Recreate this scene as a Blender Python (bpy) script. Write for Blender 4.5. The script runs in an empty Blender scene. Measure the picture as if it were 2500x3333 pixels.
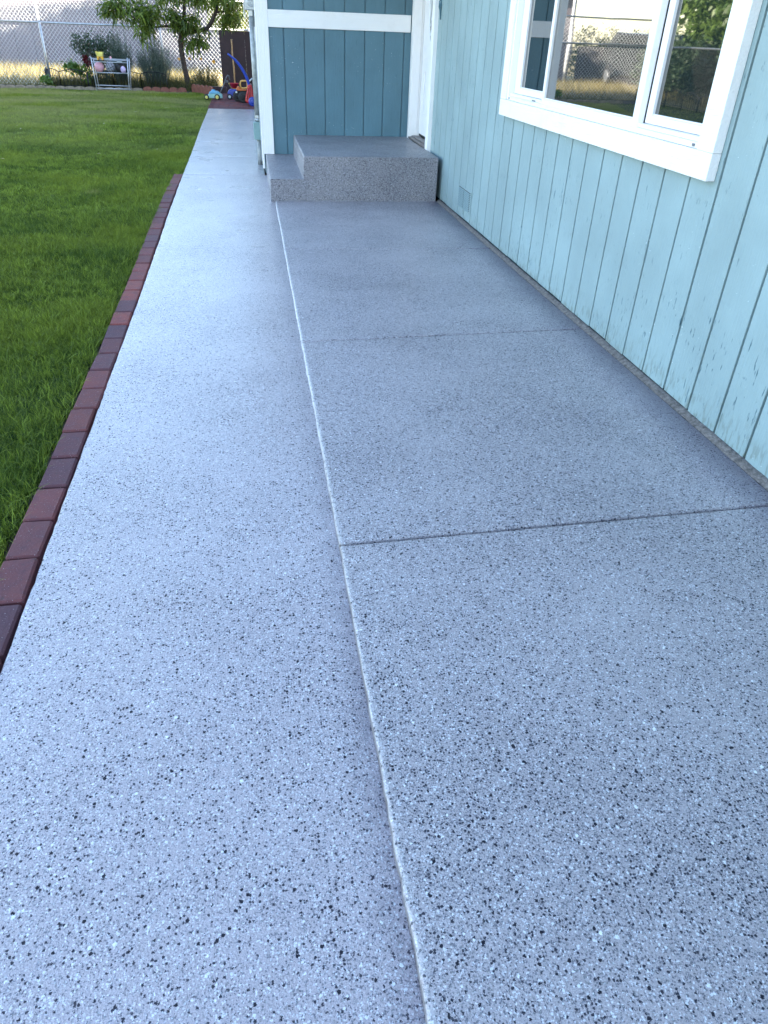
import bpy, math, random
import numpy as np
from mathutils import Vector, Matrix, noise as mnoise

# ------------------------------------------------------------------ scene, camera, light
sc = bpy.context.scene
COL = sc.collection
cam_d = bpy.data.cameras.new('camera'); cam = bpy.data.objects.new('camera', cam_d); COL.objects.link(cam)
sc.camera = cam
def _n(v):
    v = np.array(v, float); return v / np.linalg.norm(v)
Yc = _n((-456, 1565, -2298)); Zc = _n((132, 3413, 2298)); Zc = _n(Zc - Yc * Yc.dot(Zc)); Xc = np.cross(Yc, Zc)
RM = np.array([Xc, Yc, Zc]); CAM = np.array([0, 0, 1.27])
cam.matrix_world = Matrix.Translation(CAM.tolist()) @ Matrix(RM.tolist()).to_4x4()
cam_d.sensor_fit = 'VERTICAL'; cam_d.sensor_height = 36; cam_d.lens = 36 * 2298 / 3333
cam_d.clip_start = 0.05; cam_d.clip_end = 2000

SUN = Vector((0.895, -0.27, 0.355)).normalized()          # towards the sun
EL = math.asin(SUN.z); AZ = math.atan2(SUN.x, SUN.y)
w = bpy.data.worlds.new('World'); sc.world = w; w.use_nodes = True
nt = w.node_tree; nt.nodes.clear()
sk = nt.nodes.new('ShaderNodeTexSky'); sk.sky_type = 'NISHITA'; sk.sun_disc = False
sk.sun_elevation = EL; sk.sun_rotation = AZ; sk.air_density = 1.0; sk.dust_density = 0.6; sk.ozone_density = 1.0
bg = nt.nodes.new('ShaderNodeBackground'); bg.inputs[1].default_value = 0.15
wo = nt.nodes.new('ShaderNodeOutputWorld')
nt.links.new(sk.outputs[0], bg.inputs[0]); nt.links.new(bg.outputs[0], wo.inputs[0])
sd = bpy.data.lights.new('sun', 'SUN'); sd.energy = 5.0; sd.angle = math.radians(0.53); sd.color = (1, .90, .74)
so = bpy.data.objects.new('sun', sd); COL.objects.link(so)
so.rotation_euler = (-SUN).to_track_quat('-Z', 'Y').to_euler()
sc.view_settings.view_transform = 'Standard'; sc.view_settings.look = 'None'
sc.view_settings.gamma = 1; sc.view_settings.use_curve_mapping = False
sc.view_settings.exposure = 2.75

random.seed(7); rng = np.random.default_rng(11)
R = random.uniform

# ------------------------------------------------------------------ helpers
class MB:
    def __init__(s): s.v = []; s.f = []; s.sm = []
    def add(s, vs, fs, smooth=False):
        b = len(s.v); s.v += [tuple(p) for p in vs]; s.f += [tuple(i + b for i in f) for f in fs]; s.sm += [smooth] * len(fs); return s
    def box(s, x0, y0, z0, x1, y1, z1, c=0.0):
        if x0 > x1: x0, x1 = x1, x0
        if y0 > y1: y0, y1 = y1, y0
        if z0 > z1: z0, z1 = z1, z0
        if c <= 0:
            v = [(x, y, z) for z in (z0, z1) for y in (y0, y1) for x in (x0, x1)]
            return s.add(v, [(0, 2, 3, 1), (4, 5, 7, 6), (0, 1, 5, 4), (2, 6, 7, 3), (0, 4, 6, 2), (1, 3, 7, 5)])
        # chamfered box: 24 verts
        C = ((x0 + x1) / 2, (y0 + y1) / 2, (z0 + z1) / 2); H = ((x1 - x0) / 2, (y1 - y0) / 2, (z1 - z0) / 2)
        c = min(c, min(H) * .9)
        idx = {}; v = []
        for sx in (-1, 1):
            for sy in (-1, 1):
                for sz in (-1, 1):
                    for ax in range(3):
                        sg = (sx, sy, sz)
                        p = [C[i] + sg[i] * (H[i] - (0 if i == ax else c)) for i in range(3)]
                        idx[(sx, sy, sz, ax)] = len(v); v.append(p)
        f = []
        I = idx
        for ax in range(3):
            o = [a for a in range(3) if a != ax]
            for sg in (-1, 1):
                q = []
                for a, b in ((-1, -1), (1, -1), (1, 1), (-1, 1)):
                    t = [0, 0, 0]; t[ax] = sg; t[o[0]] = a; t[o[1]] = b; q.append(I[(*t, ax)])
                f.append(q)
        for ax in range(3):
            o = [a for a in range(3) if a != ax]
            for a in (-1, 1):
                for b in (-1, 1):
                    q = []
                    for e, A in ((-1, o[0]), (-1, o[1]), (1, o[1]), (1, o[0])):
                        t = [0, 0, 0]; t[ax] = e; t[o[0]] = a; t[o[1]] = b; q.append(I[(*t, A)])
                    f.append(q)
        for sx in (-1, 1):
            for sy in (-1, 1):
                for sz in (-1, 1): f.append([I[(sx, sy, sz, a)] for a in range(3)])
        return s.add(v, f)
    def tube(s, pts, rad, n=8, caps=True, smooth=True):
        pts = [Vector(p) for p in pts]
        if not hasattr(rad, '__len__'): rad = [rad] * len(pts)
        vs = []; fs = []; up = None
        for i, p in enumerate(pts):
            a = pts[max(i - 1, 0)]; b = pts[min(i + 1, len(pts) - 1)]; d = (b - a).normalized()
            if up is None: up = d.orthogonal().normalized()
            u = (up - d * up.dot(d))
            if u.length < 1e-5: u = d.orthogonal()
            u.normalize(); w_ = d.cross(u); up = u
            for k in range(n):
                t = 2 * math.pi * k / n; vs.append(p + (u * math.cos(t) + w_ * math.sin(t)) * rad[i])
        for i in range(len(pts) - 1):
            for k in range(n):
                k2 = (k + 1) % n; fs.append((i * n + k, i * n + k2, (i + 1) * n + k2, (i + 1) * n + k))
        s.add(vs, fs, smooth)
        if caps:
            b = len(s.v) - len(vs)
            s.f.append(tuple(b + k for k in reversed(range(n)))); s.sm.append(False)
            e = b + (len(pts) - 1) * n; s.f.append(tuple(e + k for k in range(n))); s.sm.append(False)
        return s
    def lathe(s, prof, c, axis='z', n=20, sx=1, sy=1):
        vs = []; fs = []
        for (r, h) in prof:
            for k in range(n):
                t = 2 * math.pi * k / n; a = r * math.cos(t) * sx; b = r * math.sin(t) * sy
                p = {'z': (a, b, h), 'x': (h, a, b), 'y': (a, h, b)}[axis]
                vs.append((c[0] + p[0], c[1] + p[1], c[2] + p[2]))
        for i in range(len(prof) - 1):
            for k in range(n):
                k2 = (k + 1) % n; fs.append((i * n + k, i * n + k2, (i + 1) * n + k2, (i + 1) * n + k))
        s.add(vs, fs, True)
        b = len(s.v) - len(vs)
        if prof[0][0] > 1e-4: s.f.append(tuple(b + k for k in range(n))); s.sm.append(False)
        if prof[-1][0] > 1e-4: s.f.append(tuple(b + (len(prof) - 1) * n + k for k in range(n))); s.sm.append(False)
        return s
    def ball(s, c, r, n=20, m=12, sc3=(1, 1, 1)):
        prof = [(max(1e-5, r * math.sin(math.pi * i / m)), -r * math.cos(math.pi * i / m) * sc3[2]) for i in range(m + 1)]
        return s.lathe(prof, c, 'z', n, sc3[0], sc3[1])
    def prism(s, poly, ax, a, b):
        # poly 2D, extruded along axis ax from a to b
        def P(p, t):
            if ax == 'x': return (t, p[0], p[1])
            if ax == 'y': return (p[0], t, p[1])
            return (p[0], p[1], t)
        n = len(poly); vs = [P(p, a) for p in poly] + [P(p, b) for p in poly]
        fs = [tuple(range(n)), tuple(reversed(range(n, 2 * n)))] + [(i, i + n, (i + 1) % n + n, (i + 1) % n) for i in range(n)]
        return s.add(vs, fs)
    def ring(s, c, Rr, r, axis='y', n=24, m=6):
        pts = []
        for k in range(n + 1):
            t = 2 * math.pi * k / n; a = Rr * math.cos(t); b = Rr * math.sin(t)
            pts.append({'y': (c[0] + a, c[1], c[2] + b), 'x': (c[0], c[1] + a, c[2] + b), 'z': (c[0] + a, c[1] + b, c[2])}[axis])
        return s.tube(pts, r, m, caps=False)
    def mesh(s, name, mat, bev=0, seg=2):
        me = bpy.data.meshes.new(name); me.from_pydata(s.v, [], s.f)
        me.polygons.foreach_set('use_smooth', s.sm)
        if mat is not None:
            for m in (mat if isinstance(mat, (list, tuple)) else [mat]): me.materials.append(m)
        import bmesh
        bm = bmesh.new(); bm.from_mesh(me); bmesh.ops.recalc_face_normals(bm, faces=bm.faces); bm.to_mesh(me); bm.free()
        me.update(); return me
    def obj(s, name, mat, parent=None, bev=0, seg=2):
        o = bpy.data.objects.new(name, s.mesh(name, mat)); COL.objects.link(o)
        if parent is not None: link(o, parent)
        if bev:
            m = o.modifiers.new('bevel', 'BEVEL'); m.width = bev; m.segments = seg; m.limit_method = 'ANGLE'; m.angle_limit = math.radians(40)
        return o
def link(o, parent):
    o.parent = parent; o.matrix_parent_inverse = Matrix.Translation(parent_loc(parent)).inverted()
def parent_loc(p):
    t = Vector(p.location)
    if p.parent is not None: t = t  # parents of parents sit at the same inverse, world stays put
    return t
def tag(o, label=None, cat=None, group=None, kind=None):
    if label: o['label'] = label
    if cat: o['category'] = cat
    if group: o['group'] = group
    if kind: o['kind'] = kind
    return o
def empty(name, loc=(0, 0, 0)):
    o = bpy.data.objects.new(name, None); COL.objects.link(o); o.location = loc; o.empty_display_size = .1; return o
def link(o, parent):
    # geometry is in world coordinates: cancel the parent's own translation
    o.parent = parent
    tot = Vector((0, 0, 0)); p = parent
    if p.type == 'EMPTY': tot = Vector(p.location)
    o.matrix_parent_inverse = Matrix.Translation(-tot)
def bigmesh(name, V, F, mat, parent=None, attr=None):
    me = bpy.data.meshes.new(name); V = np.asarray(V, np.float32); F = np.asarray(F, np.int32)
    k = F.shape[1]
    me.vertices.add(len(V)); me.vertices.foreach_set('co', V.ravel())
    me.loops.add(F.size); me.loops.foreach_set('vertex_index', F.ravel())
    me.polygons.add(len(F)); me.polygons.foreach_set('loop_start', np.arange(0, F.size, k, dtype=np.int32))
    me.polygons.foreach_set('loop_total', np.full(len(F), k, np.int32))
    if attr is not None:
        a = me.attributes.new('tint', 'FLOAT', 'POINT'); a.data.foreach_set('value', np.asarray(attr, np.float32))
    me.update(calc_edges=True); me.materials.append(mat)
    o = bpy.data.objects.new(name, me); COL.objects.link(o)
    if parent is not None: link(o, parent)
    return o

# ------------------------------------------------------------------ materials
class NT:
    def __init__(s, name):
        s.m = bpy.data.materials.new(name); s.m.use_nodes = True; s.t = s.m.node_tree; s.b = s.t.nodes['Principled BSDF']; s.o = s.t.nodes['Material Output']
    def n(s, t, **k):
        x = s.t.nodes.new('ShaderNode' + t)
        for a, b in k.items(): setattr(x, a, b)
        return x
    def l(s, a, b): s.t.links.new(a, b)
    def pos(s):
        return s.n('NewGeometry').outputs['Position']
    def mapv(s, vec, scale=(1, 1, 1)):
        m = s.n('Mapping'); m.inputs['Scale'].default_value = scale; s.l(vec, m.inputs['Vector']); return m.outputs[0]
    def noise(s, vec, scale, detail=3, rough=.5):
        x = s.n('TexNoise'); x.inputs['Scale'].default_value = scale; x.inputs['Detail'].default_value = detail; x.inputs['Roughness'].default_value = rough
        s.l(vec, x.inputs['Vector']); return x.outputs[0]
    def vor(s, vec, scale):
        x = s.n('TexVoronoi'); x.inputs['Scale'].default_value = scale; s.l(vec, x.inputs['Vector']); return x
    def math(s, op, a, b=None, c=None):
        x = s.n('Math', operation=op)
        for i, q in enumerate((a, b, c)):
            if q is None: continue
            if isinstance(q, (int, float)): x.inputs[i].default_value = q
            else: s.l(q, x.inputs[i])
        return x.outputs[0]
    def rng(s, v, a, b, c=0, d=1):
        x = s.n('MapRange'); x.clamp = True
        s.l(v, x.inputs[0])
        for i, q in enumerate((a, b, c, d)): x.inputs[i + 1].default_value = q
        return x.outputs[0]
    def mix(s, f, a, b, blend='MIX'):
        x = s.n('Mix', data_type='RGBA', blend_type=blend)
        for i, q in ((0, f), (6, a), (7, b)):
            if isinstance(q, (int, float)): x.inputs[i].default_value = q
            elif isinstance(q, (tuple, list)): x.inputs[i].default_value = (*q, 1) if len(q) == 3 else q
            else: s.l(q, x.inputs[i])
        return x.outputs[2]
    def bump(s, h, strength=.3, dist=.01):
        x = s.n('Bump'); x.inputs['Strength'].default_value = strength; x.inputs['Distance'].default_value = dist
        s.l(h, x.inputs['Height']); s.l(x.outputs[0], s.b.inputs['Normal']); return x
    def col(s, c):
        if isinstance(c, (tuple, list)): s.b.inputs['Base Color'].default_value = (*c, 1)
        else: s.l(c, s.b.inputs['Base Color'])
    def set(s, **k):
        for a, b in k.items():
            i = s.b.inputs[a.replace('_', ' ')]
            if isinstance(b, (int, float, tuple)): i.default_value = b
            else: s.l(b, i)
def simple(name, c, rough=.5, metal=0, var=.12, scale=12, bump=0, bscale=80, spec=.5, coat=0):
    m = NT(name); p = m.pos(); f = m.noise(p, scale, 4, .6)
    a = tuple(max(0, x * (1 - var)) for x in c); b = tuple(min(1, x * (1 + var)) for x in c)
    m.col(m.mix(m.rng(f, .3, .7), a, b)); m.set(Roughness=rough, Metallic=metal); m.b.inputs['Specular IOR Level'].default_value = spec
    m.b.inputs['Coat Weight'].default_value = coat
    if bump: m.bump(m.noise(p, bscale, 4), bump, .004)
    return m.m

def concrete(name, base=(.40, .405, .43), dens=1.0, wet=.35, coat=.28, extra=None):
    m = NT(name); p = m.pos()
    dn = m.n('TexNoise'); dn.inputs['Scale'].default_value = 420; dn.inputs['Detail'].default_value = 3; m.l(p, dn.inputs['Vector'])
    sub = m.n('VectorMath', operation='SUBTRACT'); m.l(dn.outputs[1], sub.inputs[0]); sub.inputs[1].default_value = (.5, .5, .5)
    sc_ = m.n('VectorMath', operation='SCALE'); m.l(sub.outputs[0], sc_.inputs[0]); sc_.inputs['Scale'].default_value = .0062
    ad = m.n('VectorMath', operation='ADD'); m.l(p, ad.inputs[0]); m.l(sc_.outputs[0], ad.inputs[1]); q = ad.outputs[0]
    dmap = m.rng(m.noise(p, 1.3, 4, .6), .35, .68, .35, 1.25)
    def flecks(scale, lo, dist):
        v = m.vor(q, scale); sp = m.n('SeparateColor'); m.l(v.outputs['Color'], sp.inputs[0])
        dm = m.rng(v.outputs['Distance'], dist, dist + .04, 1, 0)
        th = m.math('MULTIPLY', dmap, lo * dens)
        a = m.math('LESS_THAN', sp.outputs[0], th)
        return m.math('MULTIPLY', a, dm), sp, dm
    big, spb, dmb = flecks(98, .062, .33)
    mid, spm, dmm = flecks(170, .21, .42)
    fin, spf, dmf = flecks(300, .36, .50)
    white_m = m.math('MULTIPLY', m.math('GREATER_THAN', spm.outputs[1], .95), dmm)
    white_b = m.math('MULTIPLY', m.math('GREATER_THAN', spb.outputs[1], .993), dmb)
    white_f = m.math('MULTIPLY', m.math('GREATER_THAN', spf.outputs[1], .74), dmf)
    grey_m = m.math('MULTIPLY', m.math('GREATER_THAN', spm.outputs[2], .90), dmm)
    patch = m.noise(p, 2.2, 5, .62)
    b0 = m.mix(m.rng(patch, .3, .7), tuple(x * .90 for x in base), tuple(min(1, x * 1.07) for x in base))
    grit = m.noise(p, 620, 2)
    b1 = m.mix(m.rng(grit, .35, .65), b0, tuple(x * .62 for x in base))
    b2 = m.mix(m.rng(grit, .62, .40, 0, 1), b1, b0)
    c = m.mix(m.math('MULTIPLY', white_f, .7), b1, (.78, .78, .82))
    c = m.mix(m.math('MULTIPLY', fin, .8), c, (.045, .048, .075))
    c = m.mix(m.math('MULTIPLY', grey_m, .5), c, (.20, .19, .19))
    c = m.mix(m.math('MULTIPLY', white_m, .8), c, (.78, .79, .82))
    c = m.mix(m.math('MULTIPLY', mid, .92), c, (.018, .02, .035))
    c = m.mix(white_b, c, (.8, .8, .8))
    c = m.mix(m.math('MULTIPLY', big, .97), c, (.012, .012, .022))
    if extra: c = extra(m, p, c)
    m.col(c)
    rr = m.rng(m.noise(p, 3.1, 3), .3, .7, wet - .05, wet + .13)
    m.set(Roughness=rr)
    m.l(m.math('MULTIPLY', m.math('SUBTRACT', 1.0, m.math('MAXIMUM', mid, big)), coat), m.b.inputs['Coat Weight']); m.b.inputs['Coat Roughness'].default_value = .30
    m.l(m.math('SUBTRACT', .62, m.math('MULTIPLY', m.math('MAXIMUM', mid, big), .5)), m.b.inputs['Specular IOR Level'])
    h = m.math('ADD', m.math('MULTIPLY', m.noise(p, 240, 3), 1.0), m.math('MULTIPLY', m.noise(p, 36, 3), .7))
    h = m.math('ADD', h, m.math('MULTIPLY', spm.outputs[0], .35))
    m.bump(h, .8, .0045)
    return m.m

def siding(name, c, crack=1.0, dirty=1.0):
    m = NT(name); p = m.pos()
    big = m.noise(p, 1.7, 4, .6)
    oi = m.n('ObjectInfo'); 
    c0 = m.mix(m.rng(big, .3, .7), tuple(x * .84 for x in c), tuple(min(1, x * 1.12) for x in c))
    c0 = m.mix(m.math('MULTIPLY', oi.outputs['Random'], .10), c0, tuple(x * .65 for x in c))
    pg = m.mapv(p, (1, 1, .09)); grain = m.noise(pg, 75, 5, .62)
    pc = m.mapv(p, (1, 1, .16)); cr = m.noise(pc, 85, 3, .6)
    area = m.rng(m.noise(p, 2.3, 5, .7), .47, .56)
    ck = m.math('MULTIPLY', m.rng(cr, .64, .68), area)
    ck = m.math('MULTIPLY', ck, crack)
    c1 = m.mix(m.math('MULTIPLY', ck, .9), c0, (.03, .10, .13))
    chips = m.math('MULTIPLY', m.math('GREATER_THAN', m.noise(p, 100, 2), .745), m.rng(m.noise(p, 2.9, 2), .52, .6))
    c1 = m.mix(chips, c1, (.75, .82, .82))
    sep = m.n('SeparateXYZ'); m.l(p, sep.inputs[0])
    low = m.math('MULTIPLY', m.rng(sep.outputs[2], .03, .19, 1, 0), m.rng(m.noise(m.mapv(p, (1, 1, .3)), 55, 4), .5, .62))
    c1 = m.mix(m.math('MULTIPLY', low, .65 * dirty), c1, (.14, .17, .14))
    m.col(c1); m.set(Roughness=.48)
    h = m.math('ADD', m.math('MULTIPLY', grain, .8), m.math('MULTIPLY', m.noise(p, 45, 4), .5))
    h = m.math('SUBTRACT', h, m.math('MULTIPLY', ck, 1.6))
    m.bump(h, .6, .005); return m.m

def woodpaint(name, c, axis='y', rough=.42):
    m = NT(name); p = m.pos()
    s_ = {'y': (1, .05, 1), 'z': (1, 1, .05), 'x': (.05, 1, 1)}[axis]
    w_ = m.noise(p, 5, 2); mp = m.n('VectorMath', operation='ADD'); m.l(m.mapv(p, s_), mp.inputs[0])
    cb = m.n('CombineXYZ'); m.l(m.math('MULTIPLY', w_, .05), cb.inputs[2]); m.l(m.math('MULTIPLY', w_, .05), cb.inputs[0]); m.l(cb.outputs[0], mp.inputs[1])
    g = m.noise(mp.outputs[0], 130, 4, .6)
    stain = m.math('MULTIPLY', m.rng(m.noise(p, 3.3, 5, .7), .56, .72), .35)
    m.col(m.mix(stain, c, tuple(x * .78 for x in c))); m.set(Roughness=rough)
    m.bump(g, .85, .005); return m.m

def leafmat(name, c1, c2, trans=.35, rough=.45, dark=None):
    m = NT(name); a = m.n('Attribute'); a.attribute_name = 'tint'
    c = m.mix(a.outputs['Fac'], c1, c2)
    n_ = m.noise(m.pos(), 2.0, 3)
    c = m.mix(m.rng(n_, .35, .65, 0, .35), c, tuple(x * .55 for x in c1))
    m.col(c); m.set(Roughness=rough)
    tr = m.n('BsdfTranslucent'); m.l(c, tr.inputs[0]); mx = m.n('MixShader'); mx.inputs[0].default_value = trans
    m.l(m.b.outputs[0], mx.inputs[1]); m.l(tr.outputs[0], mx.inputs[2]); m.l(mx.outputs[0], m.o.inputs[0]); return m.m

def ex_left(m, p, c):
    s_ = m.n('SeparateXYZ'); m.l(p, s_.inputs[0]); n_ = m.noise(p, 14, 5, .7)
    d = m.math('MULTIPLY', m.rng(s_.outputs[0], .105, .175), m.rng(n_, .35, .60))
    d = m.math('MULTIPLY', d, m.rng(s_.outputs[1], 3.2, 1.0, .25, 1))
    c = m.mix(m.math('MULTIPLY', d, .55), c, (.12, .105, .13))
    st = m.math('MULTIPLY', m.rng(m.noise(m.mapv(p, (1, 3.5, 1)), 2.6, 5, .7), .60, .70), m.rng(s_.outputs[1], 11.5, 12.6))
    return m.mix(m.math('MULTIPLY', st, .45), c, (.12, .10, .10))
def ex_right(m, p, c):
    s_ = m.n('SeparateXYZ'); m.l(p, s_.inputs[0]); n_ = m.noise(p, 60, 4, .7)
    ed_ = m.math('MULTIPLY', m.rng(m.math('ADD', s_.outputs[0], m.math('MULTIPLY', n_, .012)), .205, .190), m.rng(n_, .42, .56, .1, 1))  # worn pale rim, with the bevel's highlight put into the colour
    c = m.mix(m.math('MULTIPLY', ed_, m.rng(s_.outputs[1], 1.2, 2.4, .42, .8)), c, (.70, .68, .66))
    seam = m.math('MULTIPLY', m.rng(s_.outputs[2], .019, .011), m.math('MULTIPLY', m.rng(s_.outputs[0], .1895, .1865), m.rng(s_.outputs[1], 2.4, 1.4)))
    c = m.mix(m.math('MULTIPLY', seam, m.rng(n_, .3, .6, .55, .95)), c, (.16, .135, .13))
    st = m.math('MULTIPLY', m.rng(m.math('ADD', s_.outputs[0], m.math('MULTIPLY', m.noise(p, 5, 5, .7), .22)), 1.58, 1.76), .5)  # purple tint towards the wall stands in for shade at its foot
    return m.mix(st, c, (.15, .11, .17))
M = {}
M['conc_left'] = concrete('coated concrete of path', (.545, .46, .475), 1.05, .30, .75, ex_left)
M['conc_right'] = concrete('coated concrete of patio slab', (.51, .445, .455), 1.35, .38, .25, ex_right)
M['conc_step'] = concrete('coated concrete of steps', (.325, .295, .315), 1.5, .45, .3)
M['siding'] = siding('painted siding', (.27, .362, .372), 1.0)
M['siding_shade'] = siding('shade toned siding of return wall', (.085, .18, .23), .3, .4)  # same siding, the covered wall's shade put into a darker colour
M['groove'] = simple('grime and shade tone in the grooves', (.025, .060, .072), .8)  # dark teal holds groove grime and the shade of the recess
M['white_y'] = woodpaint('white paint grain along', (.88, .85, .84), 'y')
M['white_z'] = woodpaint('white paint grain upright', (.88, .85, .84), 'z')
M['white_x'] = woodpaint('white paint grain across', (.88, .85, .84), 'x')
M['vinyl'] = simple('white vinyl', (.86, .84, .85), .3, var=.03)
M['black'] = simple('black gap', (.012, .012, .014), .7)
M['rubber'] = simple('black rubber', (.02, .02, .022), .6, bump=.3)
M['galv'] = simple('galvanised steel', (.42, .44, .47), .42, .75, var=.25, scale=18, bump=.15)
M['galv2'] = simple('weathered grey pipe', (.34, .35, .35), .55, .35, var=.3, scale=22, bump=.2)
M['greenbox'] = simple('grey green painted box', (.22, .33, .33), .5, var=.15)
M['wire'] = simple('bright fence wire', (.78, .78, .78), .45, .1, var=.1)
M['darkboard'] = simple('dark brown board', (.032, .011, .014), .6, var=.25, scale=5, bump=.2, bscale=30)
M['bedwire'] = simple('black wire', (.015, .016, .018), .5)
M['stick'] = simple('bare wood stick', (.42, .25, .12), .7, var=.2, scale=30)
M['terra'] = simple('terracotta edging', (.22, .075, .05), .75, var=.3, scale=14, bump=.4)
M['tan'] = simple('tan edging stone', (.28, .22, .16), .85, var=.3, scale=14, bump=.4)
M['soil'] = simple('garden soil', (.075, .055, .042), .95, var=.5, scale=25, bump=.8, bscale=60)
M['seal'] = simple('rough mortar strip', (.15, .13, .12), .95, var=.6, scale=60, bump=1.0, bscale=200)
M['metal_rack'] = simple('silver rack tube', (.55, .56, .60), .35, .5)
M['red'] = simple('red toy plastic', (.50, .012, .02), .3, var=.08, coat=.3)
M['blue'] = simple('blue toy plastic', (.012, .045, .38), .3, var=.08, coat=.3)
M['yellow'] = simple('yellow toy plastic', (.80, .42, .03), .35, var=.06)
M['lemon'] = simple('pale yellow hub', (.72, .62, .16), .4, var=.08)
M['gold'] = simple('faded yellow plastic', (.70, .38, .10), .45, var=.1)
M['orange'] = simple('faded orange plastic', (.60, .15, .04), .45, var=.12)
M['aqua'] = simple('aqua toy plastic', (.28, .52, .50), .35, var=.08)
M['skyblue'] = simple('light blue toy plastic', (.16, .42, .62), .3, var=.08)
M['greyplastic'] = simple('grey toy plastic', (.14, .14, .155), .4)
M['hubwhite'] = simple('white wheel hub', (.75, .76, .78), .4)
M['pink'] = simple('pink ball', (.72, .36, .42), .5, var=.12, scale=6)
M['lilac'] = simple('lilac ball', (.55, .42, .62), .5, var=.15, scale=8)
M['ballgrey'] = simple('grey ball', (.28, .28, .32), .6)
M['bark'] = simple('dark bark', (.055, .038, .032), .9, var=.4, scale=30, bump=1, bscale=60)
M['roof'] = simple('brown shingle roof', (.11, .09, .08), .9, var=.3)
M['dryground'] = simple('dry straw ground', (.36, .29, .15), .95, var=.4, scale=9, bump=.8, bscale=40)
M['nwhite'] = simple('pale ribbed wall', (.205, .18, .20), .7, var=.08, scale=2)
M['ngrey'] = simple('grey fascia', (.5, .5, .52), .6)
M['sillwood'] = simple('weathered sill', (.20, .17, .16), .45, .2, var=.3, scale=40)
M['glassdark'] = simple('dark car paint', (.02, .025, .03), .25, coat=.5)

g = NT('window glass'); gp_ = g.pos()
g.col((.012, .018, .018)); g.set(Roughness=.015); g.b.inputs['IOR'].default_value = 2.05; g.b.inputs['Specular IOR Level'].default_value = .6
g.b.inputs['Coat Weight'].default_value = .8; g.b.inputs['Coat Roughness'].default_value = .02
g.bump(g.noise(gp_, 1.6, 2), .10, .01); M['glass'] = g.m

b = NT('red purple brick'); oi = b.n('ObjectInfo'); bp = b.pos()
cr_ = b.n('ValToRGB'); e = cr_.color_ramp.elements; e[0].position = 0; e[0].color = (.20, .052, .038, 1); e[1].position = 1; e[1].color = (.29, .065, .045, 1)
for q_, c_ in ((.25, (.095, .042, .050)), (.5, (.22, .056, .044)), (.75, (.13, .05, .052))):
    z_ = e.new(q_); z_.color = (*[q * 1.0 for q in c_], 1)
b.l(oi.outputs['Random'], cr_.inputs[0])
bc = b.mix(b.rng(b.noise(bp, 22, 5, .6), .3, .7), cr_.outputs[0], (.07, .04, .055), 'MIX')
bc = b.mix(.45, cr_.outputs[0], bc)
bc = b.mix(b.math('GREATER_THAN', b.noise(bp, 260, 2), .70), bc, (.35, .28, .28))
sx_ = b.n('SeparateXYZ'); b.l(bp, sx_.inputs[0])
gate = b.math('MULTIPLY', b.rng(sx_.outputs[0], -.758, -.72), b.math('MULTIPLY', b.rng(sx_.outputs[1], 3.1, 3.9), b.rng(sx_.outputs[1], 5.15, 4.95)))
spl = b.math('MULTIPLY', gate, b.rng(b.math('ADD', b.noise(bp, 9, 2), b.math('MULTIPLY', b.noise(bp, 60, 3), .25)), .735, .76))
bc = b.mix(b.math('MULTIPLY', b.rng(b.noise(bp, 35, 5, .75), .56, .68), .55), bc, (.045, .032, .035))
b.col(bc); b.b.inputs['Specular IOR Level'].default_value = .25; b.set(Roughness=.7); b.bump(b.noise(bp, 130, 4), .5, .004); M['brick'] = b.m

gr = NT('grass blade'); a_ = gr.n('Attribute'); a_.attribute_name = 'tint'; gpn = gr.pos()
gc = gr.mix(a_.outputs['Fac'], (.015, .040, .004), (.34, .43, .055))
gc = gr.mix(gr.rng(gr.noise(gpn, 1.1, 4), .46, .64, 0, .45), gc, (.035, .085, .010))
gc = gr.mix(gr.rng(gr.noise(gpn, .7, 4), .46, .64, 0, .55), gc, (.26, .30, .03))
sy_ = gr.n('SeparateXYZ'); gr.l(gpn, sy_.inputs[0])
fd = gr.math('MULTIPLY', gr.rng(sy_.outputs[1], 9, 17.5), gr.rng(gr.noise(gr.mapv(gpn, (.5, 1, 1)), .9, 4), .36, .58))
gc = gr.mix(gr.math('MULTIPLY', fd, .7), gc, (.40, .36, .15))
pd = gr.n('VectorMath', operation='DISTANCE'); gr.l(gr.mapv(gpn, (1, .6, 0)), pd.inputs[0]); pd.inputs[1].default_value = (-1.470, 4.443, 0)
gc = gr.mix(gr.math('MULTIPLY', gr.rng(gr.math('ADD', pd.outputs['Value'], gr.math('MULTIPLY', gr.noise(gpn, 14, 4), .22)), .20, .06), .6), gc, (.40, .30, .15))
gr.col(gc); gr.set(Roughness=.55); gr.b.inputs['Specular IOR Level'].default_value = .22
tt = gr.n('BsdfTranslucent'); gr.l(gc, tt.inputs[0]); mm = gr.n('MixShader'); mm.inputs[0].default_value = .25
gr.l(gr.b.outputs[0], mm.inputs[1]); gr.l(tt.outputs[0], mm.inputs[2]); gr.l(mm.outputs[0], gr.o.inputs[0]); M['grass'] = gr.m
M['turf'] = simple('turf soil', (.022, .034, .008), .95, var=.4, scale=14, bump=1, bscale=90)
M['dryblade'] = leafmat('dry straw blade', (.22, .17, .07), (.55, .47, .20), .3)
M['peach'] = leafmat('long drooping leaf', (.04, .08, .012), (.26, .34, .05), .45)
M['sage'] = leafmat('grey green feathery leaf', (.09, .13, .10), (.26, .31, .24), .2)
M['rose'] = leafmat('dark green leaf', (.025, .055, .025), (.09, .13, .07), .2)
M['lime'] = leafmat('bright green leaf', (.09, .17, .03), (.20, .32, .06), .4)
M['weed'] = leafmat('olive weed', (.035, .04, .012), (.20, .19, .06), .35)
M['hedge'] = leafmat('hedge leaf', (.05, .10, .02), (.16, .24, .05), .3)
M['willow'] = leafmat('hanging yellow green leaf', (.12, .20, .03), (.42, .44, .10), .5)
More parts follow.
